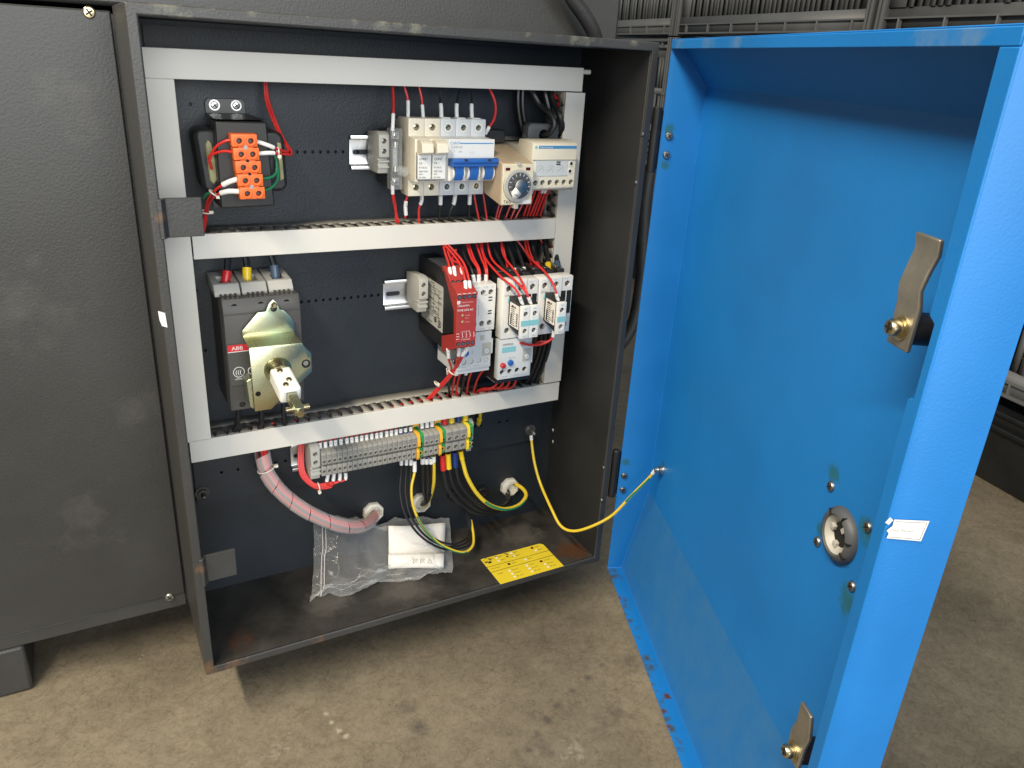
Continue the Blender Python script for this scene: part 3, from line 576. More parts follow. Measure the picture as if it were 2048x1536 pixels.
for k in range(3):
    x0 = 292.8+17.6*k; o = module_body(x0, x0+17.55, 'pale_grey_plastic', br, name='pole')
    for z in (551.2, 490.2): MB().ring((x0+8.8, 80.1, z), (0, -1, 0), 4.6, 3.3, .6).build('screw_collar', 'white_plastic', br)
    hole_screws(o, br, [(x0+8.8, 551.2), (x0+8.8, 490.2)], 80, 3.2)
    MB().box(x0+3, x0+13, 84, 94, 559.5, 560.8).build('entry_lip', 'white_plastic', br, bevel=.3)
    xs = 295.0+17.4*k
    MB().lathe((xs+1.2, 61, 507.6), (1, 0, 0), [(7.8, 0), (7.8, 2.2)], 20).build('toggle_cheek', 'white_plastic', br, bevel=.3)
    MB().lathe((xs+13.4, 61, 507.6), (1, 0, 0), [(7.8, 0), (7.8, 2.2)], 20).build('toggle_cheek', 'white_plastic', br, bevel=.3)
    MB().prism([(62, 518), (53, 519), (51.5, 508), (55, 500.5), (62, 500)], 'x', xs+3.6, xs+13.2).build('toggle', 'blue_toggle', br, bevel=.6)
MB().box(293.6, 347, 60.4, 62.3, 499.2, 541.6).build('front_label', 'white_plastic', br, bevel=.3)
MB().prism([(61, 522.5), (50, 524), (47, 522.5), (47, 519.5), (49, 518.6), (49, 515.5), (51, 514.6), (61, 515)], 'x', 293.6, 346.2).build('tie_bar', 'blue_toggle', br, bevel=.5)
for x in (308, 335): MB().box(x-1.8, x+1.8, 46.4, 48, 521, 523.2).build('tie_bar_notch', 'black_print', br)
text('CHNT', (295.2, 60.1, 536.3), 2.9, 'blue_print', br); mb = MB(); rect(mb, 306, 345.5, 537, 538, 60.1); mb.build('stripe', 'blue_print', br)
for s, x, z, sz in (('DZ47-60', 296, 532.6, 2.6), ('C3', 296, 528.3, 2.8), ('400V~', 296, 525.4, 1.4), ('\\ \\ \\', 318, 526.5, 3.0), ('6000', 305, 528.4, 1.5)): text(s, (x, 60.1, z), sz, 'grey_print', br)
# timer relay
tg = thing('timer_relay', 'beige plug-in timer relay with a big round dial and a white paper tag', 'relay', (365, 80, 476))
MB().prism([(107, 533), (40, 519.5), (40, 475.6), (107, 487)], 'x', 346.5, 384.5).build('case', 'beige_plastic', tg, bevel=1.0)
MB().prism([(39.9, 519), (38.2, 518.5), (38.2, 476.6), (39.9, 476)], 'x', 347, 384).build('front_plate', 'ivory_plastic', tg, bevel=.6)
MB().box(349, 382, 107, 122, 482, 545).build('socket', 'black_plastic', tg, bevel=1); MB().box(352, 380, 98, 112, 533, 548).build('socket_terminals', 'black_plastic', tg, bevel=2)
MB().cyl((364.8, 38.3, 496.5), (364.8, 35.6, 496.5), 17.4, n=36).build('dial_ring', 'clip_grey', tg, bevel=.8)
dl_ = MB().cyl((366, 35.8, 497), (366, 34.9, 497), 13.8, n=32).build('dial_face', 'dark_grey_plastic', tg); MB().lathe((366, 35, 497), (0, -1, 0), [(8, 0), (7.4, 4.5), (6.5, 5)], 28).build('dial_knob', 'dull_steel', tg)
mb = MB()
for k in range(11):
    t = math.radians(-30+k*24); mb.obox((366+11.6*math.cos(t), 34.8, 497+11.6*math.sin(t)), (1.3, .1, .25), (Vector((math.cos(t), 0, math.sin(t))), Vector((0, 1, 0)), Vector((-math.sin(t), 0, math.cos(t)))))
mb.build('dial_scale', 'white_print', tg)
for x in (352.5, 377): MB().box(x-2.6, x+2.6, 37.8, 38.6, 512.4, 515.4).build('indicator', 'dark_red_lens', tg)
MB().box(363.5, 367.5, 36, 62, 517.6, 520.8).build('retaining_clip', 'clip_grey', tg, bevel=.4); MB().box(361.5, 366, 35, 44, 472.5, 479).build('retaining_clip', 'clip_grey', tg, bevel=.4)
text('T&G', (349, 37.9, 478.2), 3.4, 'black_print', tg); text('TPM', (367, 37.9, 478.6), 2.8, 'black_print', tg)
mb = MB(); mb.add([(352.5, 28.5, 491), (357, 27.5, 497), (364.5, 27.5, 489.5), (356.5, 28.5, 482)], [(0, 1, 2, 3)]); pg_ = mb.build('paper_tag', 'paper', tg, solid=.3)
text('VND', (355.4, 27.0, 488.6), 1.9, 'black_print', tg, x=(1, 0, -.35), up=(.35, 0, 1))
mb = MB(); mb.add([(371.5, 37.6, 476.9), (382.5, 37.6, 477.4), (382.5, 37.6, 481.4), (371.5, 37.6, 480.6)], [(0, 1, 2, 3)]); mb.build('worn_label', 'paper', tg)
# phase relay
te = thing('control_relay', 'cream control relay with a blue stripe and a row of six screw holes', 'relay', (420, 90, 488))
o = MB().prism([(121, 533), (88, 533), (86, 540), (76, 540.5), (58, 539.5), (54, 537.5), (54, 490), (58, 487.5), (80, 486), (121, 490)], 'x', 390.6, 447.4).build('case', 'cream_plastic', te, bevel=.8)
hole_screws(o, te, [(396.5+9.3*k, 496.2) for k in range(6)], 54, 3.1, 'dull_steel', dp=5)
mb = MB(); rect(mb, 398, 446.6, 532.8, 535.8, 53.7); sp = mb.build('stripe', 'blue_print', te); text('Telemecanique', (399, 53.5, 533.3), 2.0, 'white_print', te)
MB().cyl((394.6, 54, 534.3), (394.6, 53.6, 534.3), 1.6, n=16).build('emblem', 'teal_print', te)
MB().box(391.2, 446.8, 53.2, 54.4, 520.4, 521.2).build('lid_seam', 'grey_print', te)
MB().box(395, 436.5, 53.4, 54.2, 503.5, 519.8).build('dial_plate', 'pale_grey_plastic', te, bevel=.2)
mb = MB()
for xc in (401, 414, 427):
    for k in range(9):
        t = math.radians(-40+k*32); mb.obox((xc+4*math.cos(t), 53.2, 511+4*math.sin(t)), (.7, .1, .22), (Vector((math.cos(t), 0, math.sin(t))), Vector((0, 1, 0)), Vector((-math.sin(t), 0, math.cos(t)))))
    mb.obox((xc, 53.2, 511), (2.2, .1, .25), (Vector((.7, 0, .7)), Vector((0, 1, 0)), Vector((-.7, 0, .7))))
mb.build('dial_marks', 'grey_print', te)
for z in (516.2, 518.6): MB().box(421.5, 426.5, 53.0, 54, z-.7, z+.7).build('indicator', 'black_print', te)
for x, z in ((441, 516.8), (440, 508.5)): MB().ring((x, 54, z), (0, -1, 0), 2.8, 1.9, .8, 16).build('adjuster', 'white_plastic', te); MB().cyl((x, 53.9, z), (x, 53.1, z), 1.85, n=14).build('adjuster_hole', 'hole_dark', te)
for k, s in enumerate(('15', '16', '18', 'A1', '25', 'A2')): text(s, (394.8+9.3*k, 53.7, 490.2), 1.6, 'grey_print', te)
ct = thing('current_transformer', 'dark grey block with two holes that thick black cables loop through', 'current sensor', (433, 100, 534))
o = MB().prism([(404, 534), (462, 534), (462, 551), (458.5, 555), (408, 556), (404, 552)], 'y', 90, 104).build('block', 'dark_grey_plastic', ct, bevel=1.2)
cut(o, MB().cyl((424.5, 85, 543.2), (424.5, 110, 543.2), 6.3, n=24).cyl((449.5, 85, 542.6), (449.5, 110, 542.6), 6.3, n=24))
MB().box(446, 456, 104, 118, 540, 566).build('bracket', 'clip_grey', ct, bevel=.5)
# ------------------------------------------------------------------ moulded-case main switch
mc3 = thing('main_switch', 'grey three-pole main switch with a gold zinc-plated rotary handle bracket', 'main switch', (96, 90, 272))
MB().box(57.5, 133, 70, PY-1, 273, 389).build('base', 'breaker_grey', mc3, bevel=1.2)
o = MB().prism([(60, 392), (56, 378.5), (56, 302), (60, 287), (60, 273.5), (71, 273.5), (71, 392)], 'x', 58, 132.6).build('cover', 'breaker_grey', mc3, bevel=1.0)
hole_screws(o, mc3, [(69.2, 384), (94.4, 384), (119.5, 384), (69.5, 279.5)], 60, 3.2, 'dark_steel')
disc_screw(mc3, (81.5, 60, 384), 3.7, 'steel', h=1.6)
for x in (69.2, 94.4, 119.5): MB().cyl((x, 60.3, 389.8), (x, 59.8, 389.8), 1.1, n=10).build('vent_hole', 'hole_dark', mc3)
MB().box(58.6, 132, 55.4, 56.3, 376.6, 378).build('cover_step', 'breaker_grey', mc3, bevel=.3); MB().box(58.6, 132, 54.6, 56.3, 303, 347).build('label_panel', 'breaker_grey', mc3, bevel=.4)
for k in range(3):
    x0 = 54.5+26*k
    mb = MB(); mb.prism([(x0, 391.5), (x0+23.5, 391.5), (x0+25.5, 402.5), (x0+.5, 402.5)], 'y', 74, 118) if False else mb.prism([(74, 390.5), (74, 394), (80, 401.5), (120, 404), (120, 390.5)], 'x', x0, x0+24.2); o = mb.build('terminal_shroud', 'clip_grey', mc3, bevel=.5)
    cut(o, MB().box(x0+6, x0+18, 84, 104, 395, 410))
    MB().box(x0+6.1, x0+18, 84, 104, 391, 395.1).build('terminal_pocket', 'hole_dark', mc3)
    for j in range(4): MB().box(x0+4+j*4.6, x0+6.2+j*4.6, 60.3, 73, 391.5, 393.6).build('rib', 'breaker_grey', mc3, bevel=.3)
mb = MB(); rect(mb, 58.9, 93, 339.8, 346.5, 54.2); mb.build('brand_band', 'red_print', mc3); mb = MB(); rect(mb, 58.9, 93, 338.9, 339.6, 54.2); mb.build('brand_line', 'white_print', mc3)
text('ABB', (62.6, 54.0, 341.2), 4.0, 'white_print', mc3, sx=1.1); text('I', (81.5, 54.2, 331.5), 5, 'white_print', mc3)
c = Vector((67.8, 54.4, 317.5)); MB().ring(c, (0, -1, 0), 5.6, 5.0, .2).build('mark_ring', 'white_print', mc3)
text('(((', c+Vector((-3.6, -.2, -2)), 4.6, 'white_print', mc3); text('A009103', c+Vector((-4.4, -.2, -8.2)), 1.9, 'white_print', mc3)
MB().ring((80.5, 54.4, 317.5), (0, -1, 0), 4.2, 3.2, .2).build('mark_ring', 'white_print', mc3)
# handle bracket: upper plate, step, lower plate
def plate(poly, y0, y1, name, m='zinc_yellow', holes=(), bv=.35):
    o = MB().prism(poly, 'y', y0, y1).build(name, m, mc3, bevel=bv)
    if holes:
        c = MB()
        for x, z, r in holes: c.cyl((x, y0-3, z), (x, y1+3, z), r, n=18)
        cut(o, c)
    return o
plate([(73.2, 355.4), (73.2, 362), (89, 379), (97, 379.5), (100.6, 387.5), (104.5, 391), (108.2, 388), (110.5, 380), (114, 379.5), (121, 371.5), (123.6, 366), (123.6, 355.4)], 49.2, 50.8, 'bracket_upper', holes=[(104.8, 381.5, 3.2)])
mb = MB(); mb.add([(73.2, 49.2, 355.6), (123.6, 49.2, 355.6), (126, 29.5, 350.6), (75, 29.5, 350.6), (73.2, 51, 354.6), (123.6, 51, 354.6), (126, 31, 349.4), (75, 31, 349.4)], [(0, 1, 2, 3), (7, 6, 5, 4), (0, 4, 5, 1), (1, 5, 6, 2), (2, 6, 7, 3), (3, 7, 4, 0)]); mb.build('bracket_step', 'zinc_yellow', mc3, bevel=.4)
plate([(75, 350.4), (126, 350.2), (127.5, 346.5), (134.7, 338), (134.6, 318.3), (122.3, 308.3), (110, 300), (100, 291), (92.1, 283.5), (76, 283.5)], 29.3, 30.9, 'bracket_lower', holes=[(128.9, 327.5, 4.6), (80.2, 302, 2.7)])
MB().cyl((129.2, 36, 327.2), (129.2, 31.5, 327.2), 2.6, n=14).build('spacer_pin', 'dull_steel', mc3)
MB().lathe((104.8, 51, 386), (0, -1, 0), [(2.6, 0), (2.6, 6), (1.8, 7)], 12).build('fixing_screw', 'brass_screw', mc3)
MB().prism([(70.5, 315), (76, 318), (76, 284), (72, 288)], 'y', 33, 50).build('bracket_side', 'zinc_yellow', mc3, bevel=.6)
# rotary boss, white coupling, brass shaft pointing out of the cabinet
ax0 = Vector((100.7, 30, 325)); ax1 = P(599, 824, -38); axd = (ax1-ax0).normalized(); sd = axd.cross(Vector((0, 0, 1))).normalized(); su = sd.cross(axd)
MB().lathe(ax0, axd, [(13.5, -1), (13.5, 2), (11.5, 6), (11, 10), (8, 11)], 24).build('boss', 'zinc_yellow', mc3)
cp = MB(); cp.obox(ax0+axd*26, (19, 10.2, 8.4), (axd, sd, su)); o = cp.build('shaft_coupling', 'white_plastic', mc3, bevel=3.2, seg=3)
for a_, b_ in ((14, 2), (30, -2), (37, 3)): disc_screw(mc3, ax0+axd*a_+sd*b_+su*8.3, 3.0, 'brass_screw', d=su, h=1.8)
MB().obox(ax0+axd*45.2, (.3, 4.6, 4.6), (axd, sd, su)).build('bore', 'hole_dark', mc3)
L_ = (ax1-ax0).length; MB().obox(ax0+axd*(L_/2+18), (L_/2-18, 4.4, 4.4), (axd, sd, su)).build('shaft', 'zinc_yellow', mc3, bevel=.5)
MB().cyl(ax1-axd*6-sd*11, ax1-axd*6+sd*11, 2.4, n=12).build('cross_pin', 'brass_screw', mc3); MB().cyl(ax1-axd*.5, ax1+axd*4, 3.6, n=14).build('shaft_tip', 'brass_screw', mc3)
# ------------------------------------------------------------------ red safety relay
rl = thing('safety_relay', 'narrow red and black safety relay standing out in front of the contactors', 'safety relay', (297, 70, 325))
def inx(a): return a
MB().box(289.3, 312.1, 57, 125, 315, 406.5).build('housing', 'black_plastic', rl, bevel=1.0)
MB().prism([(57, 405), (53, 402), (27, 366), (26, 343), (57, 331)], 'x', 289.3, 312.1).build('housing_front', 'black_plastic', rl)
redo = MB().prism([(60, 409), (53, 408), (40, 400.5), (37, 397), (24, 392), (18.6, 388.8), (18.2, 328.5), (24, 325), (56.4, 310.5), (57.3, 329.5), (25.5, 342), (26.5, 366.5), (54, 403), (60, 404)], 'x', 289, 312.4).build('front_cover', 'red_plastic', rl, bevel=.5)
mb = MB()
for k in range(8): mb.box(290, 311.5, 66+k*5, 67.5+k*5, 406.6, 407.2)
mb.build('vent_ribs', 'dark_grey_plastic', rl)
MB().prism([(116.5, 335), (116.5, 386), (57, 386), (55.5, 384), (55.5, 333)], 'x', 288.9, 289.25).build('side_label', 'label_silver', rl)
mb = MB(); rr = random.Random(5)
def hl(y0, y1, z, t=.3): mb.box(288.75, 288.9, min(y0, y1), max(y0, y1), z-t, z+t)
for y0, y1, z in ((115, 57, 379), (115, 57, 372), (100, 57, 364), (115, 66, 352), (115, 80, 345)): hl(y0, y1, z, .2)
mb.box(288.75, 288.9, 80, 80.5, 352, 372); mb.box(288.75, 288.9, 66, 66.5, 334, 379)
for k in range(34):
    y0 = rr.uniform(68, 114); z0 = 337+2.6*rr.randint(0, 18); hl(y0, y0-rr.uniform(4, 12), z0, .4)
for y0, z0, r_ in ((75, 343, 3.6), (63, 341, 4.4)): mb.ring((288.9, y0, z0), (-1, 0, 0), r_, r_-1.2, .15, 20); mb.box(288.75, 288.9, y0-1.2, y0+1.2, z0-2.2, z0+2.2)
mb.build('label_print', 'black_print', rl)
for zz, yy in ((406, 39.2), (397.8, 21.8)):
    pass
for k in range(4):
    x = 291.5+5.8*k
    for z, y in ((396.4, 35.6), (384.8, 18.5), (332.2, 18.3)):
        g = MB(); g.lathe((x, y, z), (0, -1, 0), [(2.4, -.5), (2.4, .15)], 14); g.build('terminal_hole', 'hole_dark', rl)
        g = MB(); g.lathe((x, y-.1, z), (0, -1, 0), [(1.7, 0), (1.7, .3)], 12); g.build('terminal_screw', 'dull_steel', rl)
    MB().box(x-2, x+2, 18.0, 18.8, 378.6+9.3, 380.8+8).build('terminal_number', 'pink_print', rl)
MB().box(289.2, 292.4, 18.0, 18.7, 377.4, 380.8).build('emblem', 'white_print', rl); MB().box(290.2, 291.4, 17.9, 18.7, 378.5, 379.7).build('emblem_cross', 'red_plastic', rl)
text('Telemecanique', (293.2, 18.1, 378.2), 1.75, 'pink_print', rl); text('-PREVENTA-', (289.4, 18.1, 374.2), 2.0, 'white_print', rl); text('TYPE XPS-AC', (289.2, 18.1, 369.2), 2.4, 'white_print', rl)
for z, s in ((363.5, 'A1/A2'), (360.5, 'Fuse'), (356, 'K1/K2')): text(s, (299, 18.1, z), 1.5, 'pink_print', rl)
for z in (364.4, 357.2): MB().lathe((296, 18.6, z), (0, -1, 0), [(1.5, 0), (1.5, .5), (.8, .9)], 12).build('indicator', 'resin_yellow', rl)
text('13 23 33 Y43', (294.4, 18.1, 345.2), 1.45, 'white_print', rl); text('14 24 34 Y44', (294.4, 18.1, 336.2), 1.45, 'white_print', rl)
mb = MB()
for k in range(4):
    x = 296+4.6*k; rect(mb, x, x+.4, 338.6, 340, 18.1); rect(mb, x, x+.4, 342.4, 344.6, 18.1); mb.obox((x+.6, 18.2, 341.2), (.2, .1, 1.4), (Vector((.86, 0, .5)), Vector((0, 1, 0)), Vector((-.5, 0, .86))))
for z in (344, 341, 338): rect(mb, 289, 292.6, z-.2, z+.2, 18.1)
mb.build('circuit_print', 'white_print', rl)
# ------------------------------------------------------------------ contactors and overload relays
def contactor(label, x0, x1, z0, z1, yf, big, name='contactor'):
    t = thing(name, label, 'contactor', ((x0+x1)/2, 90, z0), 'white and black contactors on the relay rail')
    MB().box(x0+.3, x1-.3, yf+4, 121, z0+2, z1-2).build('base', 'black_plastic', t, bevel=.8)
    o = MB().prism([(yf+16, z1), (yf, z1-.4), (yf, z0), (yf+14, z0)], 'x', x0, x1).build('front', 'white_plastic', t, bevel=.7)
    w_ = (x1-x0); pts = [(x0+w_*(k+.5)/3, z1-9.5) for k in range(3)]+[(x0+w_*(k+.5)/3, z0+(9.5 if not big else 10)) for k in range(3)]
    if not big: pts = [(x1-6.5-9.6*k, z1-9.4) for k in range(3)]+[(x1-6.8-9.6*k, z0+8.8) for k in range(3)]
    hole_screws(o, t, pts, yf, 3.7 if big else 3.2, 'dull_steel', dp=6)
    for k in range(3):
        xm = x0+w_*(k+.5)/3
        MB().box(xm-4.6, xm+4.6, yf+15.8, yf+34, z1-4, z1+4).build('terminal_shroud', 'black_plastic', t, bevel=.6); MB().box(xm-3.2, xm+3.2, yf+24, yf+50, z1-2, z1+5.2).build('terminal_lug', 'dull_steel', t, bevel=.5)
    return t
c1 = contactor('white contactor half hidden behind the red safety relay', 308.0, 350.8, 333, 387.4, 48, False)
for x, z, w_, h_ in ((318.5, 369, 3.4, 9), (322, 364, 2.2, 17), (310, 362, 6, 10)): MB().box(x, x+w_, 47.2, 49, z-6, z-6+h_).build('slider_slot', 'hole_dark', c1)
mb = MB(); rect(mb, 312, 318, 350.2, 357, 47.6); mb.build('brand_patch', 'teal_print', c1)
for z in (372, 368.5, 356, 353): mb = MB(); rect(mb, 341.6, 346.2, z-.7, z+.7, 47.7); mb.build('contact_mark', 'black_print', c1)
for s, x, z in (('5 L3', 326, 383.6), ('13 NO', 334.5, 383.6), ('A1', 345, 383.6), ('6 T3', 322.6, 335), ('14 NO', 333, 335), ('A2', 344, 335), ('SIRIUS', 335.5, 374.6)): text(s, (x, 47.7, z), 1.5, 'grey_print', c1)
mb = MB(); rect(mb, 329.5, 329.9, 352, 364, 47.7); mb.build('print_line', 'grey_print', c1)
def overload(label, x0, x1, z0, z1, yf, show):
    t = thing('overload_relay', label, 'overload relay', ((x0+x1)/2, 90, z0), 'overload relays hung under the contactors')
    MB().box(x0+.4, x1-2, yf+3, 105, z0-6, z1-1).build('base', 'black_plastic' if show else 'pale_grey_plastic', t, bevel=.8)
    o = MB().box(x0, x1-2.4, yf, yf+10, z0, z1).build('front', 'pale_grey_plastic', t, bevel=.7)
    MB().box(x1-2.2, x1, yf+.6, yf+10, z0+16, z1-10).build('cover_tab', 'pale_grey_plastic', t, bevel=.4)
    n_ = 4 if show else 5
    hole_screws(o, t, [(x1-8.5-(10 if show else 9.4)*k-(2 if show else 0), z0+9.4) for k in range(n_)], yf, 3.1, 'dull_steel', dp=6)
    xm = x1-8.4; dp_ = MB().box(xm-6, xm+5.4, yf-.4, yf+.5, z1-30, z1-14).build('dial_recess', 'clip_grey', t)
    MB().ring((xm, yf-.4, z1-24), (0, -1, 0), 4.5, 3.9, .3).build('dial_mark', 'grey_print', t); MB().lathe((xm, yf-.3, z1-24), (0, -1, 0), [(3.2, 0), (3.0, .8)], 18).build('dial', 'pale_grey_plastic', t)
    MB().obox((xm, yf-1.2, z1-24), (2, .1, .35), (Vector((.8, 0, .6)), Vector((0, 1, 0)), Vector((-.6, 0, .8)))).build('dial_slot', 'grey_print', t)
    bx = x0+(15.6 if show else 10.2); bz = z0+(20.5 if show else 21); MB().lathe((bx, yf, bz), (0, -1, 0), [(3.6, -.3), (3.5, 2.2), (2.9, 2.6)], 18).build('reset_button', 'blue_toggle', t)
    text('RESET', (bx-2.6, yf-.2, bz-6), 1.3, 'grey_print', t)
    if show:
        MB().lathe((x0+5.6, yf, z0+18.3), (0, -1, 0), [(3.3, -.3), (3.1, 3.2), (2.2, 3.8)], 18).build('stop_button', 'red_sleeve', t)
        text('STOP', (x0+3.6, yf-.2, z0+12.8), 1.2, 'red_print', t)
        text('SIEMENS', (x0+4.5, yf-.2, z1-7.2), 2.6, 'black_print', t, sx=1.05); mb = MB(); rect(mb, x0+4, x0+22, z1-15.6, z1-9, yf-.3); mb.build('brand_patch', 'teal_print', t)
        text('3RU1126', (x0+13, yf-.2, z1-24), 1.7, 'grey_print', t)
    else:
        mb = MB(); rect(mb, x0+11, x0+16.5, z1-12, z1-4, yf-.3); mb.build('brand_patch', 'teal_print', t); text('SIRIUS', (x0+19.5, yf-.2, z1-26), 1.6, 'grey_print', t, x=(0, 0, 1), up=(-1, 0, 0))
    MB().box(x1-17, x1-12, yf-.35, yf+.3, z1-10, z1-4).build('latch_flap', 'clip_grey', t, bevel=.2)
    for k, s in enumerate(('95  96', '97  98')): text(s, (x0+6+16*k, yf-.2, z0+2.6), 1.6, 'grey_print', t)
    MB().box(x0+3, x1-6, yf+14, yf+34, z0-9, z0+1).build('outlet_block', 'pale_grey_plastic', t, bevel=.6)
    return t
overload('light grey overload relay with one blue button, under the half-hidden contactor', 305.0, 350.4, 287.5, 331.8, 48, False)
c2 = contactor('white contactor with a two-block auxiliary on its front', 355.5, 401.2, 322.5, 391.6, 40, True)
overload('light grey overload relay with a red and a blue button', 354.2, 400.4, 272, 321.4, 40, True)
c3 = contactor('white contactor with a single auxiliary block, against the vertical duct', 402.6, 448.2, 322.5, 391.6, 40, True)
for t, x0 in ((c2, 355.5), (c3, 402.6)):
    MB().box(x0+30, x0+36, 39.2, 41, 348, 374).build('slider_slot', 'hole_dark', t); MB().box(x0+38, x0+44, 39.2, 41, 346, 374).build('slider_slot', 'hole_dark', t)
    MB().box(x0+6.5, x0+15, 38.9, 40.3, 366.4, 371.6).build('release_tab', 'teal_print', t, bevel=.3); text('SIEMENS', (x0+2, 39.7, 373.6), 2.0, 'grey_print', t)
    for k, s in enumerate(('1 L1', '3 L2', '5 L3')): text(s, (x0+4.5+15*k, 39.7, 387.6), 1.5, 'grey_print', t)
    mb = MB()
    for k in (1, 2): mb.box(x0+15.2*k-.2, x0+15.2*k+.2, 39.5, 40.2, 375, 391)
    mb.build('pole_seam', 'grey_print', t)
mb = MB(); rect(mb, 440, 447, 350, 357, 39.4); mb.build('brand_patch', 'teal_print', c3)
def aux(label, x0, n_):
    t = thing('auxiliary_block', label, 'auxiliary block', (x0+6*n_, 25, 332.4), 'auxiliary contact blocks clipped to the contactors')
    for k in range(n_):
        a = x0+11.7*k
        MB().prism([(40, 374), (16, 372), (12, 369), (12, 334), (40, 340)], 'x', a+.2, a+11.4).build('case', 'black_plastic', t, bevel=.5)
        o = MB().box(a, a+11.5, 9.6, 14, 332.4, 370.2).build('front', 'white_plastic', t, bevel=.5)
        c = MB()
        for z in (361, 341.2): c.cyl((a+5.8, 8, z), (a+5.8, 13, z), 2.9, n=16)
        cut(o, c)
        for z in (361, 341.2): MB().cyl((a+5.8, 13.9, z), (a+5.8, 12.4, z), 2.9, n=14).build('terminal_hole', 'hole_dark', t); MB().lathe((a+6.3, 12.5, z-.5), (0, -1, 0), [(1.5, 0), (1.5, .6)], 10).build('terminal_screw', 'dull_steel', t)
        mb = MB(); rect(mb, a+.1, a+11.4, 347.2, 353.6, 9.3); mb.build('colour_band', 'teal_print', t)
        for s, z in ((f'.{k+1}NC', 366.4), (f'.{k+2}NC', 334.4)): text(s, (a+2.6, 9.4, z), 1.6, 'grey_print', t)
    MB().box(x0-.2, x0+.15, 15, 36, 341.5, 368.5).build('side_label', 'paper', t)
    mb = MB(); r_ = random.Random(n_)
    for k in range(16): z = 344+k*.95; mb.box(x0-.35, x0-.2, 17, 20.5, z, z+r_.uniform(.25, .7))
    for k in range(10): z = 343+k*2.3; mb.box(x0-.35, x0-.2, 26-r_.uniform(0, 4), 33, z, z+.8)
    mb.box(x0-.35, x0-.2, 31, 33.5, 343, 356); mb.box(x0-.35, x0-.2, 23, 25, 364, 366); mb.box(x0-.35, x0-.2, 27, 32, 363.6, 366)
    mb.build('label_print', 'black_print', t)
    return t
aux('pair of white-fronted auxiliary blocks with teal bands above the SIEMENS overload relay'.replace('SIEMENS ', 'two-button '), 363.4, 2)
aux('single white-fronted auxiliary block with a teal band on the contactor by the duct', 410.6, 1)
# ------------------------------------------------------------------ terminal strip
ZC = 178.0
def term_profile(s=1.0, top=0):
    return [(120, ZC+24), (100, ZC+25), (98, ZC+19), (80, ZC+20), (76.5, ZC+18), (76.5, ZC+4.6), (80, ZC+3.8), (84, ZC+1.6), (78.5, ZC+.6), (78.5, ZC-11), (86, ZC-13), (90, ZC-14.5), (112, ZC-16), (120, ZC-14)]
def terminal(label, x0, w_, m='terminal_grey', grp='grey terminals on the long strip', r=1.9):
    t = thing('rail_terminal', label, 'terminal', (x0+w_/2, 100, ZC-16), grp)
    o = MB().prism(term_profile(), 'x', x0+.14, x0+w_-.14).build('body', m, t, bevel=.5)
    c = MB(); xc = x0+w_/2
    c.cyl((xc, 74, ZC+8), (xc, 81.5, ZC+8), r, n=12); c.cyl((xc, 75, ZC-5.4), (xc, 83.5, ZC-5.4), r, n=12)
    for z in (ZC+13.4, ZC+15.6): c.box(x0+.9, x0+w_-.5, 75, 77.4, z-.35, z+.35)
    cut(o, c)
    for z, y in ((ZC+8, 80.6), (ZC-5.4, 82.6)): MB().lathe((xc, y, z), (0, -1, 0), [(r*.9, 0), (r*.9, .4)], 10).build('screw', 'dull_steel', t)
    return t
ORD = 'first second third fourth fifth sixth seventh eighth ninth tenth eleventh twelfth thirteenth fourteenth fifteenth sixteenth seventeenth eighteenth nineteenth'.split()
t0 = terminal('first narrow grey terminal of the strip, counting from the pale end clamp', 152.6, 6.11)
for k in range(1, 19): dup(t0, (6.11*k, 0, 0), f'{ORD[k]} narrow grey terminal of the strip, counting from the pale end clamp')
xg = 152.6+6.11*19
def pe(label, x0, w_, body):
    t = thing('earth_terminal', label, 'terminal', (x0+w_/2, 100, ZC-17), 'green and yellow earth terminals')
    MB().prism([(y+1, z+(1.2 if z > ZC else -1.2)) for y, z in term_profile()], 'x', x0+.06, x0+w_*.5).build('body', body, t, bevel=.35)
    o = MB().prism([(y+1.6, z+(.6 if z > ZC else -.6)) for y, z in term_profile()], 'x', x0+w_*.5, x0+w_-.06).build('side', 'green_plastic', t, bevel=.35)
    for z, y in ((ZC+8, 78), (ZC-5.4, 80)):
        xc = x0+w_*.62; MB().ring((xc, y+.4, z), (0, -1, 0), 2.7, 1.9, 1.0, 14).build('screw_collar', body if z < ZC else 'green_plastic', t); MB().cyl((xc, y+.6, z), (xc, y-.3, z), 1.9, n=12).build('screw_hole', 'hole_dark', t)
    MB().prism([(77.4, ZC+21), (77.4, ZC+4), (74.8, ZC+6), (74.8, ZC+12), (76, ZC+15)], 'x', x0+.2, x0+w_*.45).build('marker', body, t, bevel=.3)
    MB().prism([(79, ZC+1), (79, ZC-14), (76.5, ZC-11), (76.5, ZC-2)], 'x', x0+.2, x0+w_*.4).build('marker', body, t, bevel=.3)
    MB().box(x0+.2, x0+w_-.2, 92, 112, ZC+24.6, ZC+31).build('top_entry', body if body != 'yellow_plastic' else 'green_plastic', t, bevel=.8)
    return t
pe('amber and green earth terminal right after the row of nineteen grey terminals', xg, 9.2, 'amber_plastic')
x = xg+9.3
for k in range(3): terminal(('grey terminal right after the first amber earth terminal', 'middle grey terminal of the three between the amber earth terminals', 'grey terminal right before the second amber earth terminal')[k], x, 6.6, grp='grey terminals between the earth terminals'); x += 6.65
pe('amber and green earth terminal next to the three wide grey terminals', x, 9.0, 'amber_plastic'); x += 9.1
for k in range(3): terminal(f'wide grey terminal of the cables with {("red", "yellow", "blue")[k]} sleeves', x, 9.4, grp='wide grey terminals', r=2.7); x += 9.45
pe('bright yellow and green earth terminal at the hinge-side end of the strip', x, 8.6, 'yellow_plastic'); x += 8.7
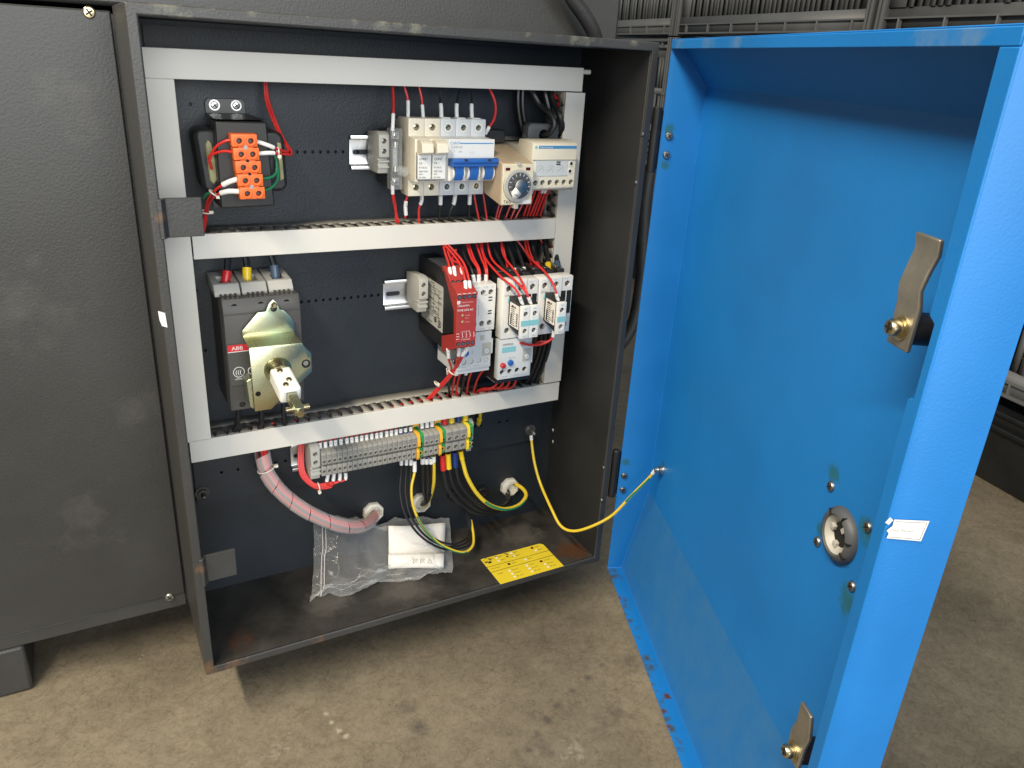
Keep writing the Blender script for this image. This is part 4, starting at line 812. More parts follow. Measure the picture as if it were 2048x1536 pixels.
end_stop('grey end clamp closing the terminal strip beside its bright yellow earth terminal', x+.1, x+6.5, 176, 90, 46)
end_stop('pale grey end clamp before the first grey terminal, next to the looped red wires', 141, 151.6, 184.5, 79, 44)
# ------------------------------------------------------------------ wires: (pixel, depth) way-points; sleeves at the ends
def pp(p): return P(*p) if not isinstance(p, Vector) else p
NW = 0
def wire(label, pts, r, m, grp, s0=None, s1=None, txt=None, sm='white_sleeve', sr=None, n=7, name='wire', cat='wire', raw=False):
    """s0/s1: length in mm of a marker sleeve over the first / last stretch"""
    c = catmull([pp(p) for p in pts], n); o = MB().tube(c, r, 8).build(name, m); tag(o, label, cat, grp)
    rr = sr or r*1.55
    for L_, seq in ((s0, c), (s1, c[::-1])):
        if not L_: continue
        acc = 0; k = 0
        while k < len(seq)-1 and acc < L_: acc += (seq[k+1]-seq[k]).length; k += 1
        a = seq[0]; d = (seq[k]-a).normalized(); b = a+d*L_
        seg = [seq[0]]; acc = 0
        for i in range(1, len(seq)):
            st = (seq[i]-seq[i-1]).length
            if acc+st >= L_: seg.append(seq[i-1].lerp(seq[i], (L_-acc)/st)); break
            acc += st; seg.append(seq[i])
        b = seg[-1]; d = (b-a).normalized(); s = MB().tube(seg, rr, 12).build('sleeve', sm, o)
        if txt:
            dn = d if d.z < 0 else -d; st_ = a if d.z < 0 else b
            x_ = dn; u_ = Vector((1, 0, 0)); u_ = (u_-x_*u_.dot(x_)).normalized(); f_ = Vector((.42, -.9, .12))
            mid = (a+b)/2; f_ = (CAM-mid).normalized(); f_ = (f_-x_*f_.dot(x_)).normalized(); u_ = f_.cross(x_)*1
            text(txt, mid-x_*L_*.30+f_*(rr+.12)-u_*rr*.45, rr*.85, 'black_print', s, x=x_, up=u_)
    return o
R_, B_ = 1.25, 1.35
# ---- above the fuse and breaker row
G = 'red wires dropping into the fuse holders'
wire('red wire from the top duct into the clear glass fuse holder', [(785, 165, 100), (787, 205, 90), (786, 240, 82), (785, 262, 81)], R_, 'red_wire', G, s1=17)
wire('red wire from the top duct into the fuse holder pole beside the glass fuse', [(806, 165, 100), (815, 195, 98), (816, 215, 96), (816, 240, 95)], R_, 'red_wire', G, s1=19)
wire('red wire from the top duct into the fuse holder pole beside the breaker', [(836, 165, 100), (843, 195, 98), (845, 218, 96), (847, 242, 95)], R_, 'red_wire', G, s1=16)
G = 'black wires dropping into the breaker'
for (a, b, c_), t_, w_ in (((880, 880, 882), '1', 'pole next to the fuse holder'), ((926, 916, 913), '3', 'middle pole'), ((950, 944, 943), '5', 'pole next to the timer relay')):
    wire('black wire with marker sleeve above the breaker '+w_, [(a, 165, 102), (b, 195, 98), (c_, 215, 93), (c_+1, 242, 92)], R_, 'black_wire', G, s1=17, txt='L'+t_, sr=2.2)
wire('red wire bowing out past the breaker from the top duct', [(975, 168, 102), (990, 205, 98), (989, 235, 96), (977, 256, 97), (970, 268, 98)], 1.4, 'red_wire', None, s1=9)
# ---- below it
G = 'red wires dropping from the fuse row into the middle duct'
wire('red wire from the glass fuse holder down into the middle duct', [(785, 362, 82), (786, 395, 86), (790, 415, 92), (797, 445, 96)], R_, 'red_wire', G, s0=14)
wire('second red wire running with the first down from the glass fuse holder', [(787, 388, 86), (791, 415, 92), (792, 445, 96)], R_, 'red_wire', G)
wire('red wire running through the loose sleeve numbered 117', [(811, 435, 95), (811, 405, 93), (814, 395, 92), (815, 380, 92)], R_, 'red_wire', G, s0=None)
wire("white sleeve numbered 117 on a red wire entering the middle duct", [(812, 402, 92.4), (811, 415, 93), (812, 430, 94)], 2.1, "white_sleeve", None, name="marker_sleeve", cat="sleeve")
text('117', P(811, 406, 90.4), 2.2, 'black_print', bpy.data.objects['marker_sleeve'], x=(0, 0, -1), up=(1, 0, 0))
wire('red wire with a sleeve numbered 119 under the fuse holder', [(844, 388, 92), (843, 402, 93), (838, 418, 94), (838, 446, 97)], R_, 'red_wire', G, s0=12, txt='119', sr=2.1)
G = 'black wires dropping from the breaker into the middle duct'
for (a, b, c_), t_, w_ in (((881, 881, 879), '2', 'pole next to the fuse holder'), ((911, 908, 899), '4', 'middle pole'), ((940, 939, 938), '6', 'pole next to the timer relay')):
    wire('black wire with marker sleeve below the breaker '+w_, [(a, 382, 92), (b, 405, 93), (c_, 425, 95), (c_, 448, 98)], 1.6, 'black_wire', G, s0=15, txt='T'+t_, sr=2.3)
G = 'red wires behind the beige timer relay'
wire('red wire falling behind the lower corner of the breaker into the middle duct', [(947, 380, 100), (951, 405, 99), (958, 440, 98)], R_, 'red_wire', G)
wire('red wire falling between the breaker and the timer relay', [(965, 378, 102), (969, 405, 100), (974, 440, 99)], R_, 'red_wire', G)
for k, (a, b, c_) in enumerate(((1003, 996, 990), (1012, 1002, 994), (1030, 1018, 1008), (1042, 1030, 1018), (1052, 1040, 1026))):
    wire(f'{ORD[k]} red wire under the beige timer relay, counting from the breaker', [(a, 395, 98), (b, 418, 98), (c_, 445, 99)], R_, 'red_wire', G)
G = 'red wires under the cream control relay'
for k, (a, b, c_) in enumerate(((1068, 1060, 1047), (1076, 1066, 1054), (1084, 1075, 1060), (1090, 1080, 1066), (1096, 1086, 1072), (1102, 1092, 1080))):
    wire(f'{ORD[k]} red wire slanting down from the cream control relay, counting from the timer relay', [(a, 368, 84), (b, 395, 92), (c_, 432, 98)], R_, 'red_wire', G, s0=(12 if k in (0, 3, 4) else None))
# ---- thick black cables through the current transformer
G = 'thick black cables of the current transformer'
wire('thick black cable looping into the open hole of the current transformer', [(1060, 175, 104), (1078, 208, 98), (1098, 226, 88), (1108, 246, 82), (1101, 264, 84), (1086, 271, 92), (1076, 274, 106)], 3.3, 'black_wire', G, cat='cable', name='cable')
wire('thick black cable dropping straight into the other hole of the current transformer', [(1100, 175, 104), (1106, 205, 96), (1117, 228, 86), (1124, 250, 84), (1122, 268, 92), (1121, 274, 106)], 3.3, 'black_wire', G, cat='cable', name='cable')
wire('thick black cable crossing behind the two that enter the current transformer', [(1086, 170, 106), (1092, 195, 102), (1100, 225, 100), (1110, 250, 106)], 3.3, 'black_wire', G, cat='cable', name='cable')
for a, b in ((1037, 'left'), (1046, 'right')):
    wire('black cable hanging behind the timer relay socket' if b == 'left' else 'black cable hanging between the timer relay socket and current transformer', [(a, 172, 112), (a-1, 205, 112), (a+2, 235, 112), (a+8, 262, 112)], 2.6, 'black_wire', G, cat='cable', name='cable')
wire('red wire inside the top of the vertical duct on the hinge side', [(1100, 175, 105), (1108, 190, 105), (1116, 205, 106), (1120, 240, 108)], 1.4, 'red_wire', None)
# ---- transformer wiring
G = 'red wires of the transformer'
wire('red wire from the top duct bending into the upper contact of the orange block', [(528, 158, 112), (533, 205, 108), (553, 258, 95), (577, 300, 70), (560, 300, 56), (540, 292, 50), (514, 283, 50)], R_, 'red_wire', G, s1=16)
wire('red wire from the top duct bending into the second contact of the orange block', [(532, 158, 112), (538, 205, 108), (562, 268, 92), (583, 306, 70), (566, 308, 58), (543, 306, 50), (516, 307, 50)], R_, 'red_wire', G, s1=15)
wire('red wire of the winding entering the top of the orange block', [(424, 338, 66), (419, 320, 62), (430, 296, 56), (448, 283, 52), (466, 279, 50)], R_, 'red_wire', G)
wire('red wire of the winding entering the second row of the orange block', [(422, 332, 66), (418, 314, 62), (432, 306, 56), (450, 302, 52), (468, 305, 50)], R_, 'red_wire', G)
wire('red wire with marker 1 leaving the orange block for the middle duct', [(476, 358, 50), (455, 365, 52), (432, 379, 60), (416, 400, 78), (409, 435, 92), (404, 462, 98)], R_, 'red_wire', G, s0=15, txt='1', sr=2.4)
wire('red wire with marker 0 leaving the lowest row of the orange block', [(478, 383, 50), (455, 383, 52), (432, 391, 62), (418, 408, 80), (412, 438, 93), (408, 462, 98)], R_, 'red_wire', G, s0=17, txt='0', sr=2.4)
G = 'green wires of the transformer'
wire('green wire joining the coil to the fourth row of the orange block', [(520, 357, 50), (540, 355, 54), (552, 346, 62), (553, 325, 66), (549, 310, 70)], R_, 'green_wire', G)
wire('green wire joining the coil to the lowest row of the orange block', [(522, 380, 50), (538, 378, 54), (552, 365, 62), (556, 345, 66), (552, 315, 70)], R_, 'green_wire', G)
wire('green wire end showing behind the tied red transformer wires', [(430, 382, 66), (414, 388, 72), (407, 396, 80)], R_, 'green_wire', G)
def tie(label, c, R, d, tail):
    o = MB(); c = Vector(c); dd, x, y = o.frame(d)
    pts = [c+(x*math.cos(t)+y*math.sin(t))*R for t in [2*math.pi*k/14 for k in range(15)]]
    o.tube(pts, .75, 6); tl = Vector(tail); o.obox(c+tl*R*1.25, (1.7, 1.7, 1.4), (Vector((1, 0, 0)), Vector((0, 1, 0)), Vector((0, 0, 1)))); o.tube([c+tl*R, c+tl*(R+4)], .8, 6)
    tag(o.build('cable_tie', 'nylon_tie'), label, 'cable tie', 'white nylon cable ties')
tie('white cable tie round the red transformer wires near the orange block', P(427, 386, 64), 4.2, (-.6, .2, -.8), (.6, -.5, -.6))
tie('white cable tie round the red transformer wires at the middle duct', P(411, 424, 86), 3.9, (-.2, .2, -1), (.9, -.4, 0))
tie('white cable tie round the pair of red wires beside the orange block', P(556, 303, 56), 3.6, (1, 0, 0), (.1, -.3, -.9))
# ---- main switch cables
G = 'thick black cables of the main switch'
for pts, m, w_ in (([(457, 500, 104), (455, 530, 100), (453, 552, 96), (449, 584, 94)], 'red_sleeve', 'red'), ([(486, 498, 104), (493, 525, 100), (494, 550, 96), (496, 577, 94)], 'yellow_sleeve', 'yellow'), ([(535, 495, 104), (546, 522, 100), (550, 545, 96), (552, 572, 94)], 'slate_sleeve', 'dark blue')):
    wire(f'thick black cable with a {w_} sleeve going into the top of the main switch', pts, 3.3, 'black_wire', G, s1=21, sm=m, sr=4.6, cat='cable', name='cable')
for a, b, c_, w_ in ((478, 476, 468, 'on the duct side of the'), (524, 523, 517, 'behind the bracket of the'), (568, 568, 572, 'under the shaft of the')):
    wire(f'black cable dropping out {w_} main switch into the bottom duct', [(a, 800, 84), (b, 838, 84), ((b+c_)/2, 852, 88), (c_, 872, 96)], 2.8, 'black_wire', G, cat='cable', name='cable')
# ---- safety relay wires
G = 'red wires over the safety relay'
for pts, w_ in (([(884, 478, 100), (890, 505, 75), (898, 530, 54), (902, 560, 43)], 'first upper clamp of the'), ([(889, 478, 100), (897, 508, 74), (907, 532, 52), (911, 558, 42)], 'second upper clamp of the'), ([(912, 500, 80), (905, 520, 66), (921, 530, 52), (925, 560, 42)], 'third upper clamp of the'),
               ([(878, 480, 100), (900, 502, 72), (921, 530, 46), (930, 560, 30), (932, 588, 24)], 'front row of the'), ([(882, 478, 102), (906, 500, 72), (928, 528, 46), (938, 560, 30), (941, 588, 24)], 'last front clamp of the')):
    wire(f'red wire arching from the middle duct into the {w_} safety relay', pts, R_, 'red_wire', G, s1=14, txt='2', sr=2.1)
G = 'red wires under the safety relay'
for pts, w_ in (([(896, 698, 40), (898, 720, 46), (902, 742, 62), (880, 770, 84), (852, 800, 98)], 'back clamp of the'), ([(918, 694, 26), (916, 716, 34), (905, 744, 60), (880, 772, 84), (856, 800, 98)], 'middle clamps of the'), ([(938, 692, 24), (926, 712, 32), (908, 745, 58), (884, 772, 83), (860, 800, 98)], 'outer clamps of the'), ([(934, 694, 25), (922, 716, 33), (906, 747, 60), (882, 775, 84), (854, 802, 98)], 'front row of the')):
    wire(f'red wire bundled down from the {w_} safety relay to the bottom duct', pts, R_, 'red_wire', G, s0=13, txt='3', sr=2.1)
tie('white cable tie under the safety relay round its four red wires', P(904, 744, 60), 4.6, (-.5, .3, -.8), (.7, -.5, -.4))
tie('white cable tie holding the red safety relay wires just above the bottom duct', P(874, 768, 82), 4.2, (-.6, .3, -.7), (-.2, -.9, .3))
# ---- first contactor
G = 'wires into the half-hidden contactor'
wire('black wire with a numbered sleeve into the half-hidden contactor', [(918, 480, 104), (930, 515, 84), (944, 542, 66), (950, 572, 62)], 1.7, 'black_wire', G, s1=13, txt='5', sr=2.3)
for k, (a, b, c_) in enumerate(((930, 942, 957), (934, 947, 960))): wire(f'red wire {"behind" if k else "beside"} the black one into the half-hidden contactor', [(a, 478, 102), (b, 515, 82), (c_-1, 540, 66), (c_+1, 572, 62)], R_, 'red_wire', G, s1=(13 if k == 0 else None), txt='7', sr=2.3)
for k, (a, b, c_) in enumerate(((949, 962, 971), (957, 968, 974))): wire(f'red wire {"crossing" if k else "next to"} the outer coil clamp of the half-hidden contactor', [(a, 478, 102), (b, 515, 82), (c_, 540, 66), (c_+1, 572, 62)], R_, 'red_wire', G, s1=(13 if k == 0 else None), txt='4', sr=2.2)
for k, (a, b, c_, m) in enumerate(((896, 897, 899, 'black_wire'), (913, 909, 903, 'red_wire'), (925, 917, 911, 'red_wire'), (936, 928, 921, 'black_wire'), (946, 938, 932, 'red_wire'), (968, 955, 945, 'red_wire'))):
    wire(f'{"black" if m[0] == "b" else "red"} wire under the one-button overload relay {("next to the red bundle", "second after the bundle", "third after the bundle", "in its middle", "before its last", "at its outer edge")[k]}', [(a, 738, 72), (b, 758, 80), (c_, 792, 98)], 1.7 if m[0] == 'b' else R_, m, 'wires under the one-button overload relay', s0=(9 if k in (0, 3) else None), sr=2.2)
# ---- second and third contactor
G = 'red wires to the auxiliary blocks'
for pts, w_ in (([(962, 478, 100), (970, 515, 84), (1000, 552, 48), (1032, 580, 20), (1047, 614, 16)], 'first clamp of the paired'), ([(973, 478, 100), (985, 520, 80), (1025, 556, 40), (1052, 585, 18), (1064, 614, 16)], 'second clamp of the paired'), ([(1001, 475, 100), (1008, 512, 82), (1035, 548, 44), (1052, 580, 19), (1062, 614, 16)], 'same second clamp of the paired'), ([(1048, 475, 100), (1058, 512, 82), (1088, 542, 46), (1108, 572, 20), (1118, 608, 16)], 'top of the single')):
    wire(f'red wire sweeping forward to the {w_} auxiliary block', pts, R_, 'red_wire', G, s1=(13 if 'same' not in w_ else None), txt='6', sr=2.2)
wire('red wire hidden behind the one going to the single auxiliary block', [(1053, 475, 102), (1062, 510, 90), (1080, 535, 74), (1092, 560, 60)], R_, 'red_wire', G)
G = 'thick black cables into the contactors'
for pts, L_, t_, w_ in (([(980, 480, 104), (995, 512, 92), (1007, 535, 78), (1013, 562, 66)], 12, '1', 'first pole of the two-block contactor'), ([(1008, 476, 104), (1020, 505, 92), (1028, 530, 80), (1030, 562, 66)], 16, '23', 'middle pole of the two-block contactor'), ([(1025, 475, 104), (1037, 505, 90), (1046, 532, 76), (1050, 560, 66)], 15, '9', 'third pole of the two-block contactor')):
    wire('black cable with a numbered white sleeve into the '+w_, pts, 2.2, 'black_wire', G, s1=L_, txt=t_, sr=2.9, cat='cable', name='cable')
for pts, m, w_ in (([(1062, 475, 104), (1068, 505, 92), (1073, 525, 80), (1076, 556, 66)], 'red_sleeve', 'red'), ([(1088, 473, 104), (1093, 503, 92), (1096, 525, 80), (1098, 556, 66)], 'yellow_sleeve', 'yellow'), ([(1103, 472, 104), (1110, 500, 92), (1114, 522, 80), (1116, 553, 66)], 'slate_sleeve', 'slate blue')):
    wire(f'thick black cable with a {w_} sleeve into the contactor by the vertical duct', pts, 3.0, 'black_wire', G, s1=20, sm=m, sr=4.0, cat='cable', name='cable')
for k, (a, b) in enumerate((((1001, 478, 104), (1012, 520, 88)), ((1078, 474, 108), (1098, 515, 98)), ((1092, 472, 108), (1108, 508, 98)), ((1030, 476, 106), (1060, 520, 92)))):
    wire(f'{("first", "third", "fourth", "second")[k]} short red wire behind the contactor cables, from the safety relay', [a, ((a[0]+b[0])/2, (a[1]+b[1])/2-3, (a[2]+b[2])/2), b, (b[0]+4, b[1]+18, b[2]-12)], R_, 'red_wire', 'red wires behind the contactor cables')
G = 'red jumper wires under the auxiliary block'
wire('red jumper from the single auxiliary block back to the two-button overload relay', [(1108, 660, 20), (1104, 677, 22), (1085, 688, 26), (1062, 690, 32), (1040, 686, 38)], 1.4, 'red_wire', G, s0=9)
wire('upper red jumper curling behind the first under the auxiliary block', [(1106, 668, 26), (1098, 682, 30), (1078, 684, 36), (1068, 690, 40)], 1.4, 'red_wire', G)
G = 'black cables leaving the last contactor'
for k, a in enumerate((1083, 1091, 1100)): wire(f'black cable slanting down from the last contactor, {("nearest its auxiliary block", "middle of three", "nearest the vertical duct")[k]}', [(a, 655, 70), (a-2, 690, 78), (a-14, 730, 88), (a-30, 765, 96), (a-40, 790, 100)], 3.0, 'black_wire', G, cat='cable', name='cable')
G = 'red wires under the two-button overload relay'
for k, a in enumerate((992, 1004, 1016, 1028)): wire(f'red wire under the two-button overload relay at its {("first", "second", "third", "last")[k]} clamp', [(a+6, 752, 66), (a+1, 768, 70), (a-10, 776, 78), (a-30-6*k, 778, 90), (a-46-6*k, 790, 99)], 1.4, 'red_wire', G)
# ---- wires lying inside the ducts
for k in range(4):
    y = 110-6.2*k; z = 214+5*((k*7) % 4); x_ = [(90+45*j, y+2*math.sin(j*1.7+k), z+3.0*math.sin(j*1.1+k*2)) for j in range(9)]
    wire(f'{ORD[k]} red wire inside the bottom duct, counting out from the plate', [Vector(p) for p in x_], 1.6, 'red_wire', 'red wires inside the bottom duct')
for k in range(2):
    x_ = [(60+55*j, 100+8*k, 436+3*math.sin(j+k)) for j in range(7)]; wire(f'dark wire inside the middle duct, {("nearer its cover", "nearer the plate")[k]}', [Vector(p) for p in x_], 1.8, 'black_wire', 'dark wires inside the middle duct')
# ---- terminal strip, top side
G = 'sleeved wires entering the row of nineteen terminals'
for k in range(19):
    x = 152.6+6.11*(k+.5)+rs.uniform(-.7, .7); b_ = k >= 16
    wire(f'red wire with white sleeve above the {ORD[k]} narrow terminal from the pale clamp' if not b_ else f'blue ferruled wire above the {ORD[k]} narrow terminal from the pale clamp', [Vector((x+rs.uniform(-2, 2), 104, 222)), Vector((x, 96, 211)), Vector((x, 92, 204)), Vector((x, 91, 197))], 1.2, 'black_wire' if b_ else 'red_wire', G if not b_ else 'blue ferruled wires entering the row of terminals', s1=6.8, txt=str(k % 9), sr=2.25)
    MB().cyl((x, 91, 195.5), (x, 91, 199), 2.6 if b_ else 1.9, n=10).build('ferrule', 'blue_sleeve' if b_ else 'nylon_tie', bpy.data.objects[[o for o in WL][-1]].parent.parent if False else bpy.data.objects[[n_ for n_ in WL if n_.startswith('wire')][-1]])
xs3 = xg+9.3
for k in range(3): wire(f'sleeved black wire above the {ORD[k]} terminal between the amber earth terminals', [Vector((xs3+3.3+6.65*k, 104, 222)), Vector((xs3+3.3+6.65*k, 95, 210)), Vector((xs3+3.3+6.65*k, 92, 199))], 1.6, 'black_wire', 'sleeved wires between the amber earth terminals', s1=12, txt=str(k), sr=2.5)
xw = xs3+3*6.65+9.1
for k, (m, w_) in enumerate((('red_sleeve', 'red'), ('yellow_sleeve', 'yellow'), ('blue_sleeve', 'blue'), ('yellow_sleeve', 'yellow earth'))):
    x = xw+4.7+9.45*k; wire(f'thick cable with a {w_} sleeve coming down into the wide terminals', [Vector((x, 106, 224)), Vector((x, 96, 212)), Vector((x, 93, 199))], 3.0, 'black_wire', 'thick sleeved cables above the wide terminals', s1=15, sm=m, sr=3.8, cat='cable', name='cable')
wire('yellow sleeved earth lead screwed to the plate past the terminal strip', [P(960, 815, 104), P(960, 832, 112), P(957, 846, 124)], 2.4, 'yellow_wire', None, s1=12, sm='yellow_sleeve', sr=3.4)
# ---- terminal strip, lower side
G = 'red wires looping under the terminal strip'
for k in range(4):
    e = (656, 668, 680, 691)[k]; wire(f'red wire of the loop under the strip, to the {("first", "second", "third", "fourth")[k]} sleeved terminal', [(600+3*k, 872, 112), (597+3*k, 905, 104), (598+3*k, 935, 98), (606+3*k, 957-k, 94), (632, 976-2.5*k, 90), (662, 974-3*k, 88), (e-2, 966-2*k, 87), (e, 948-k, 88)], 1.3, 'red_wire', G, s1=9, sr=2.2)
tie('white cable tie under the terminal strip round the looped red wires', P(637, 973, 90), 5, (1, 0, .1), (0, -.5, -.9))
G = 'thin black wires from the terminal strip'
for k in range(3):
    a = (803, 813, 822)[k]; wire(f'thin black wire past the bag, {("nearest the bag", "middle of three", "nearest the green lead")[k]}', [(a, 918, 88), (a-1, 945, 88), (a-3+k, 985, 84), (a+8, 1030, 76), (a+38, 1072, 66), (a+85-4*k, 1098-5*k, 60), (935-4*k, 1092-5*k, 66), (944-3*k, 1068, 84), (938-2*k, 1030, 104), (930, 1000, 120), (915, 985, 132)], 1.5, 'black_wire', G, s0=8, sr=2.3)
pg2 = [(829, 922, 88), (829, 945, 86), (823, 975, 82), (826, 1010, 76), (842, 1048, 68), (872, 1082, 60), (905, 1100, 56), (930, 1104, 58), (945, 1092, 66), (947, 1072, 80), (942, 1040, 100)]
o = wire('yellow and green earth wire drooping from the strip in front of the bag', pg2, 1.7, 'yellow_wire', 'yellow and green earth wires', s0=14, sr=2.6)
cc = catmull([pp(p) for p in pg2], 7)
def stripe(o, c, r, a, b, side=.9):
    k0, k1 = int(a*(len(c)-1)), int(b*(len(c)-1)); vv = []
    for i in range(k0, k1+1):
        f = (CAM-c[i]).normalized(); d = (c[min(i+1, len(c)-1)]-c[max(i-1, 0)]).normalized(); f = (f-d*f.dot(d)).normalized(); s_ = d.cross(f); ph = .55*math.sin(i*.18)*side
        vv.append(c[i]+(f*math.cos(ph+.5)+s_*math.sin(ph+.5))*r*.36)
    MB().tube(vv, r*.75, 8).build('green_stripe', 'green_wire', o)
stripe(o, cc, 1.7, .36, .72)
G = 'black cables from the strip into the gland behind the bag'
for k in range(3):
    a = (845, 853, 862)[k]; wire(f'{("first", "second", "third")[k]} black cable after the amber terminal, dropping to the gland', [(a, 916, 88), (a+1, 945, 90), (a+2, 980, 100), (852+k, 1004, 116), (843, 1010, 132), (838, 1008, 150)], 2.2, 'black_wire', G, s0=8, sr=2.9, cat='cable', name='cable')
pg3 = [(867, 912, 88), (868, 940, 88), (867, 970, 94), (858, 1000, 114), (846, 1010, 134), (838, 1006, 150)]
wire('yellow earth wire dropping from the strip into the gland behind the bag', pg3, 2.2, 'yellow_wire', 'yellow and green earth wires', s0=8, sr=2.8)
G = 'thick cables from the wide terminals into the open gland'
for k, (m, w_) in enumerate((('red_sleeve', 'red'), ('yellow_sleeve', 'yellow'), ('blue_sleeve', 'blue'))):
    a = (886, 897, 910)[k]; wire(f'thick black cable with a {w_} sleeve hanging from the wide terminals', [(a-1, 910-3*k, 88), (a+2, 945-3*k, 86), (a+12, 980-4*k, 84), (a+40, 1012-4*k, 82), (a+75-4*k, 1028-5*k, 84), (1000+3*k, 1020-4*k, 96), (1013+2*k, 1000, 112), (1014+k, 980, 134), (1014, 976, 150)], 2.6, 'black_wire', G, s0=21, sm=m, sr=3.6, cat='cable', name='cable')
pg4 = [(921, 902, 88), (926, 925, 86), (935, 955, 82), (955, 988, 78), (980, 1010, 76), (1010, 1018, 78), (1038, 1010, 86), (1052, 992, 98), (1046, 978, 112), (1030, 968, 128), (1018, 968, 150)]
o = wire('thick yellow and green earth cable curling round into the open gland', pg4, 2.7, 'yellow_wire', 'yellow and green earth wires', s0=12, sm='yellow_sleeve', sr=3.2, cat='cable', name='cable')
stripe(o, catmull([pp(p) for p in pg4], 7), 2.7, .36, .66)
pg5 = [(1062, 866, 120), (1063, 880, 116), (1068, 920, 104), (1080, 965, 88), (1103, 1018, 48), (1122, 1052, 26), (1148, 1062, 8), (1185, 1052, -9), (1225, 1030, -20), (1262, 992, -31), (1296, 958, -42)]
pts5 = [pp(p) for p in pg5]+[Dp(38, DD-9, 160.5)]
o = wire('yellow and green earth lead joining the mounting plate stud to the blue door', pts5, 1.9, 'yellow_wire', None, s0=10, s1=9, sr=2.4)
stripe(o, catmull(pts5, 7), 1.9, .80, .93)
for c_, d_ in ((P(1062, 863, 117), (0, -1, 0)), (Dp(38, DD-6, 159.5), -Nn)): MB().ring(c_, d_, 5.2, 2.6, 1.4, 18).build('ring_lug', 'steel', o)
# ---- the spiral-wrapped loom
sp = [(523, 880, 106), (526, 915, 100), (537, 952, 92), (568, 990, 84), (612, 1022, 80), (662, 1045, 80), (706, 1054, 88), (736, 1046, 108), (748, 1028, 134), (748, 1024, 150)]
loom = thing('cable_loom', 'bundle of red wires in clear spiral wrap curving into the gland behind the bag', 'cable loom', P(662, 1045, 80))
c = catmull([pp(p) for p in sp], 10)
for k in range(9):
    a = k*2*math.pi/8; rr_ = 4.4 if k < 8 else 0; q = []
    for i, p in enumerate(c):
        d = (c[min(i+1, len(c)-1)]-c[max(i-1, 0)]).normalized(); x_ = d.cross(Vector((0, 0, 1))).normalized(); y_ = d.cross(x_); t = a+.02*i; q.append(p+(x_*math.cos(t)+y_*math.sin(t))*rr_)
    MB().tube(q, 1.7, 7).build('loom_wire', 'red_wire' if k % 4 != 3 else 'black_wire', loom)
mb = MB(); N_ = len(c); turns = 9.5; M_ = int(turns*22); ctr = []
def at(t):
    f = t*(N_-1); i = min(int(f), N_-2); p = c[i].lerp(c[i+1], f-i); d = (c[i+1]-c[i]).normalized(); return p, d
vs = []; fs = []; wgap = .93/turns
for k in range(M_+1):
    t = .03+.90*k/M_*(1-wgap); ph = 2*math.pi*turns*k/M_
    for e in (0, wgap*.42, wgap*.84):
        p, d = at(min(.97, t+e)); x_ = d.cross(Vector((0, 0, 1))).normalized(); y_ = d.cross(x_); vs.append(p+(x_*math.cos(ph)+y_*math.sin(ph))*(8.6+.25*math.sin(k*.7)))
for k in range(M_):
    for j in range(2): fs.append((3*k+j, 3*k+j+1, 3*k+j+4, 3*k+j+3))
mb.add(vs, fs); mb.build('spiral_wrap', 'spiral_film', loom, smooth=60)
tie('white cable tie round the spiral-wrapped loom under the bottom duct', P(532, 938, 95), 9.6, (.25, -.1, -1), (.9, -.3, .3))
# ------------------------------------------------------------------ label on the cabinet floor
yl = thing('wiring_label', 'yellow printed label stuck to the cabinet floor with dark red dots', 'label', (399, 28, T))
x0, x1, y0, y1 = 352, 446.4, -.2, 57.5
for a, b in ((38.6, 57.5), (27.0, 37.8), (-.2, 26.2)): 
    mb = MB(); mb.add([(x0, a, T+.35), (x1, a, T+.35), (x1, b, T+.35), (x0, b, T+.35)] if a < 38 else [(x0, a, T+.35), (x1, a, T+.35), (x1, b-4, T+.35), (x1-4, b, T+.35), (x0+1, b, T+.35), (x0, b-1, T+.35)], [tuple(range(4 if a < 38 else 6))]); mb.build('panel', 'yellow_label', yl, smooth=0)
def dots(l, m, r=1.7):
    mb = MB()
    for x, y in l: mb.cyl((x, y, T+.4), (x, y, T+.55), r, n=12)
    mb.build('dot', m, yl)
dots([(373, 52), (373, 45), (396, 53), (396, 46), (430, 45.5), (407, 33), (376, 20), (376, 13), (376, 6), (402, 20.5), (402, 13.5), (402, 6.5), (426, 13.5), (426, 6.5)], 'white_print')
dots([(428, 52.5), (382, 33), (424, 21)], 'dark_red_lens', 2.2)
for s, x, y in (('Voltage', 355, 48), ('220V', 376, 52), ('230V', 376, 44), ('380V', 399, 52), ('400V', 399, 45), ('415V', 432, 51.5), ('440V', 433, 44.5), ('Frequency', 355, 32), ('50Hz', 386, 32), ('60Hz', 410, 32), ('Wires', 358, 19), ('2.5mm²', 379, 19), ('10 mm²', 379, 12), ('35 mm²', 379, 5), ('4 mm²', 405, 19.5), ('16 mm²', 405, 12.5), ('50 mm²', 405, 5.5), ('6 mm²', 429, 20), ('25 mm²', 429, 12.5), ('70 mm²', 429, 5.5)):
    text(s, (x, y, T+.5), 2.3, 'black_print', yl, x=(1, 0, 0), up=(0, 1, 0))
mb = MB(); rr = random.Random(2)
for k in range(26):
    x = 354+rr.random()**2*40; y = 56-rr.random()**1.5*12; a = rr.uniform(.5, 2.2); mb.add([(x, y, T+.6), (x+a*2, y+a*.3, T+.6), (x+a*1.5, y+a, T+.6), (x-.4*a, y+a*.7, T+.6)], [(0, 1, 2, 3)])
mb.build('scuffs', 'floor_pan', yl)
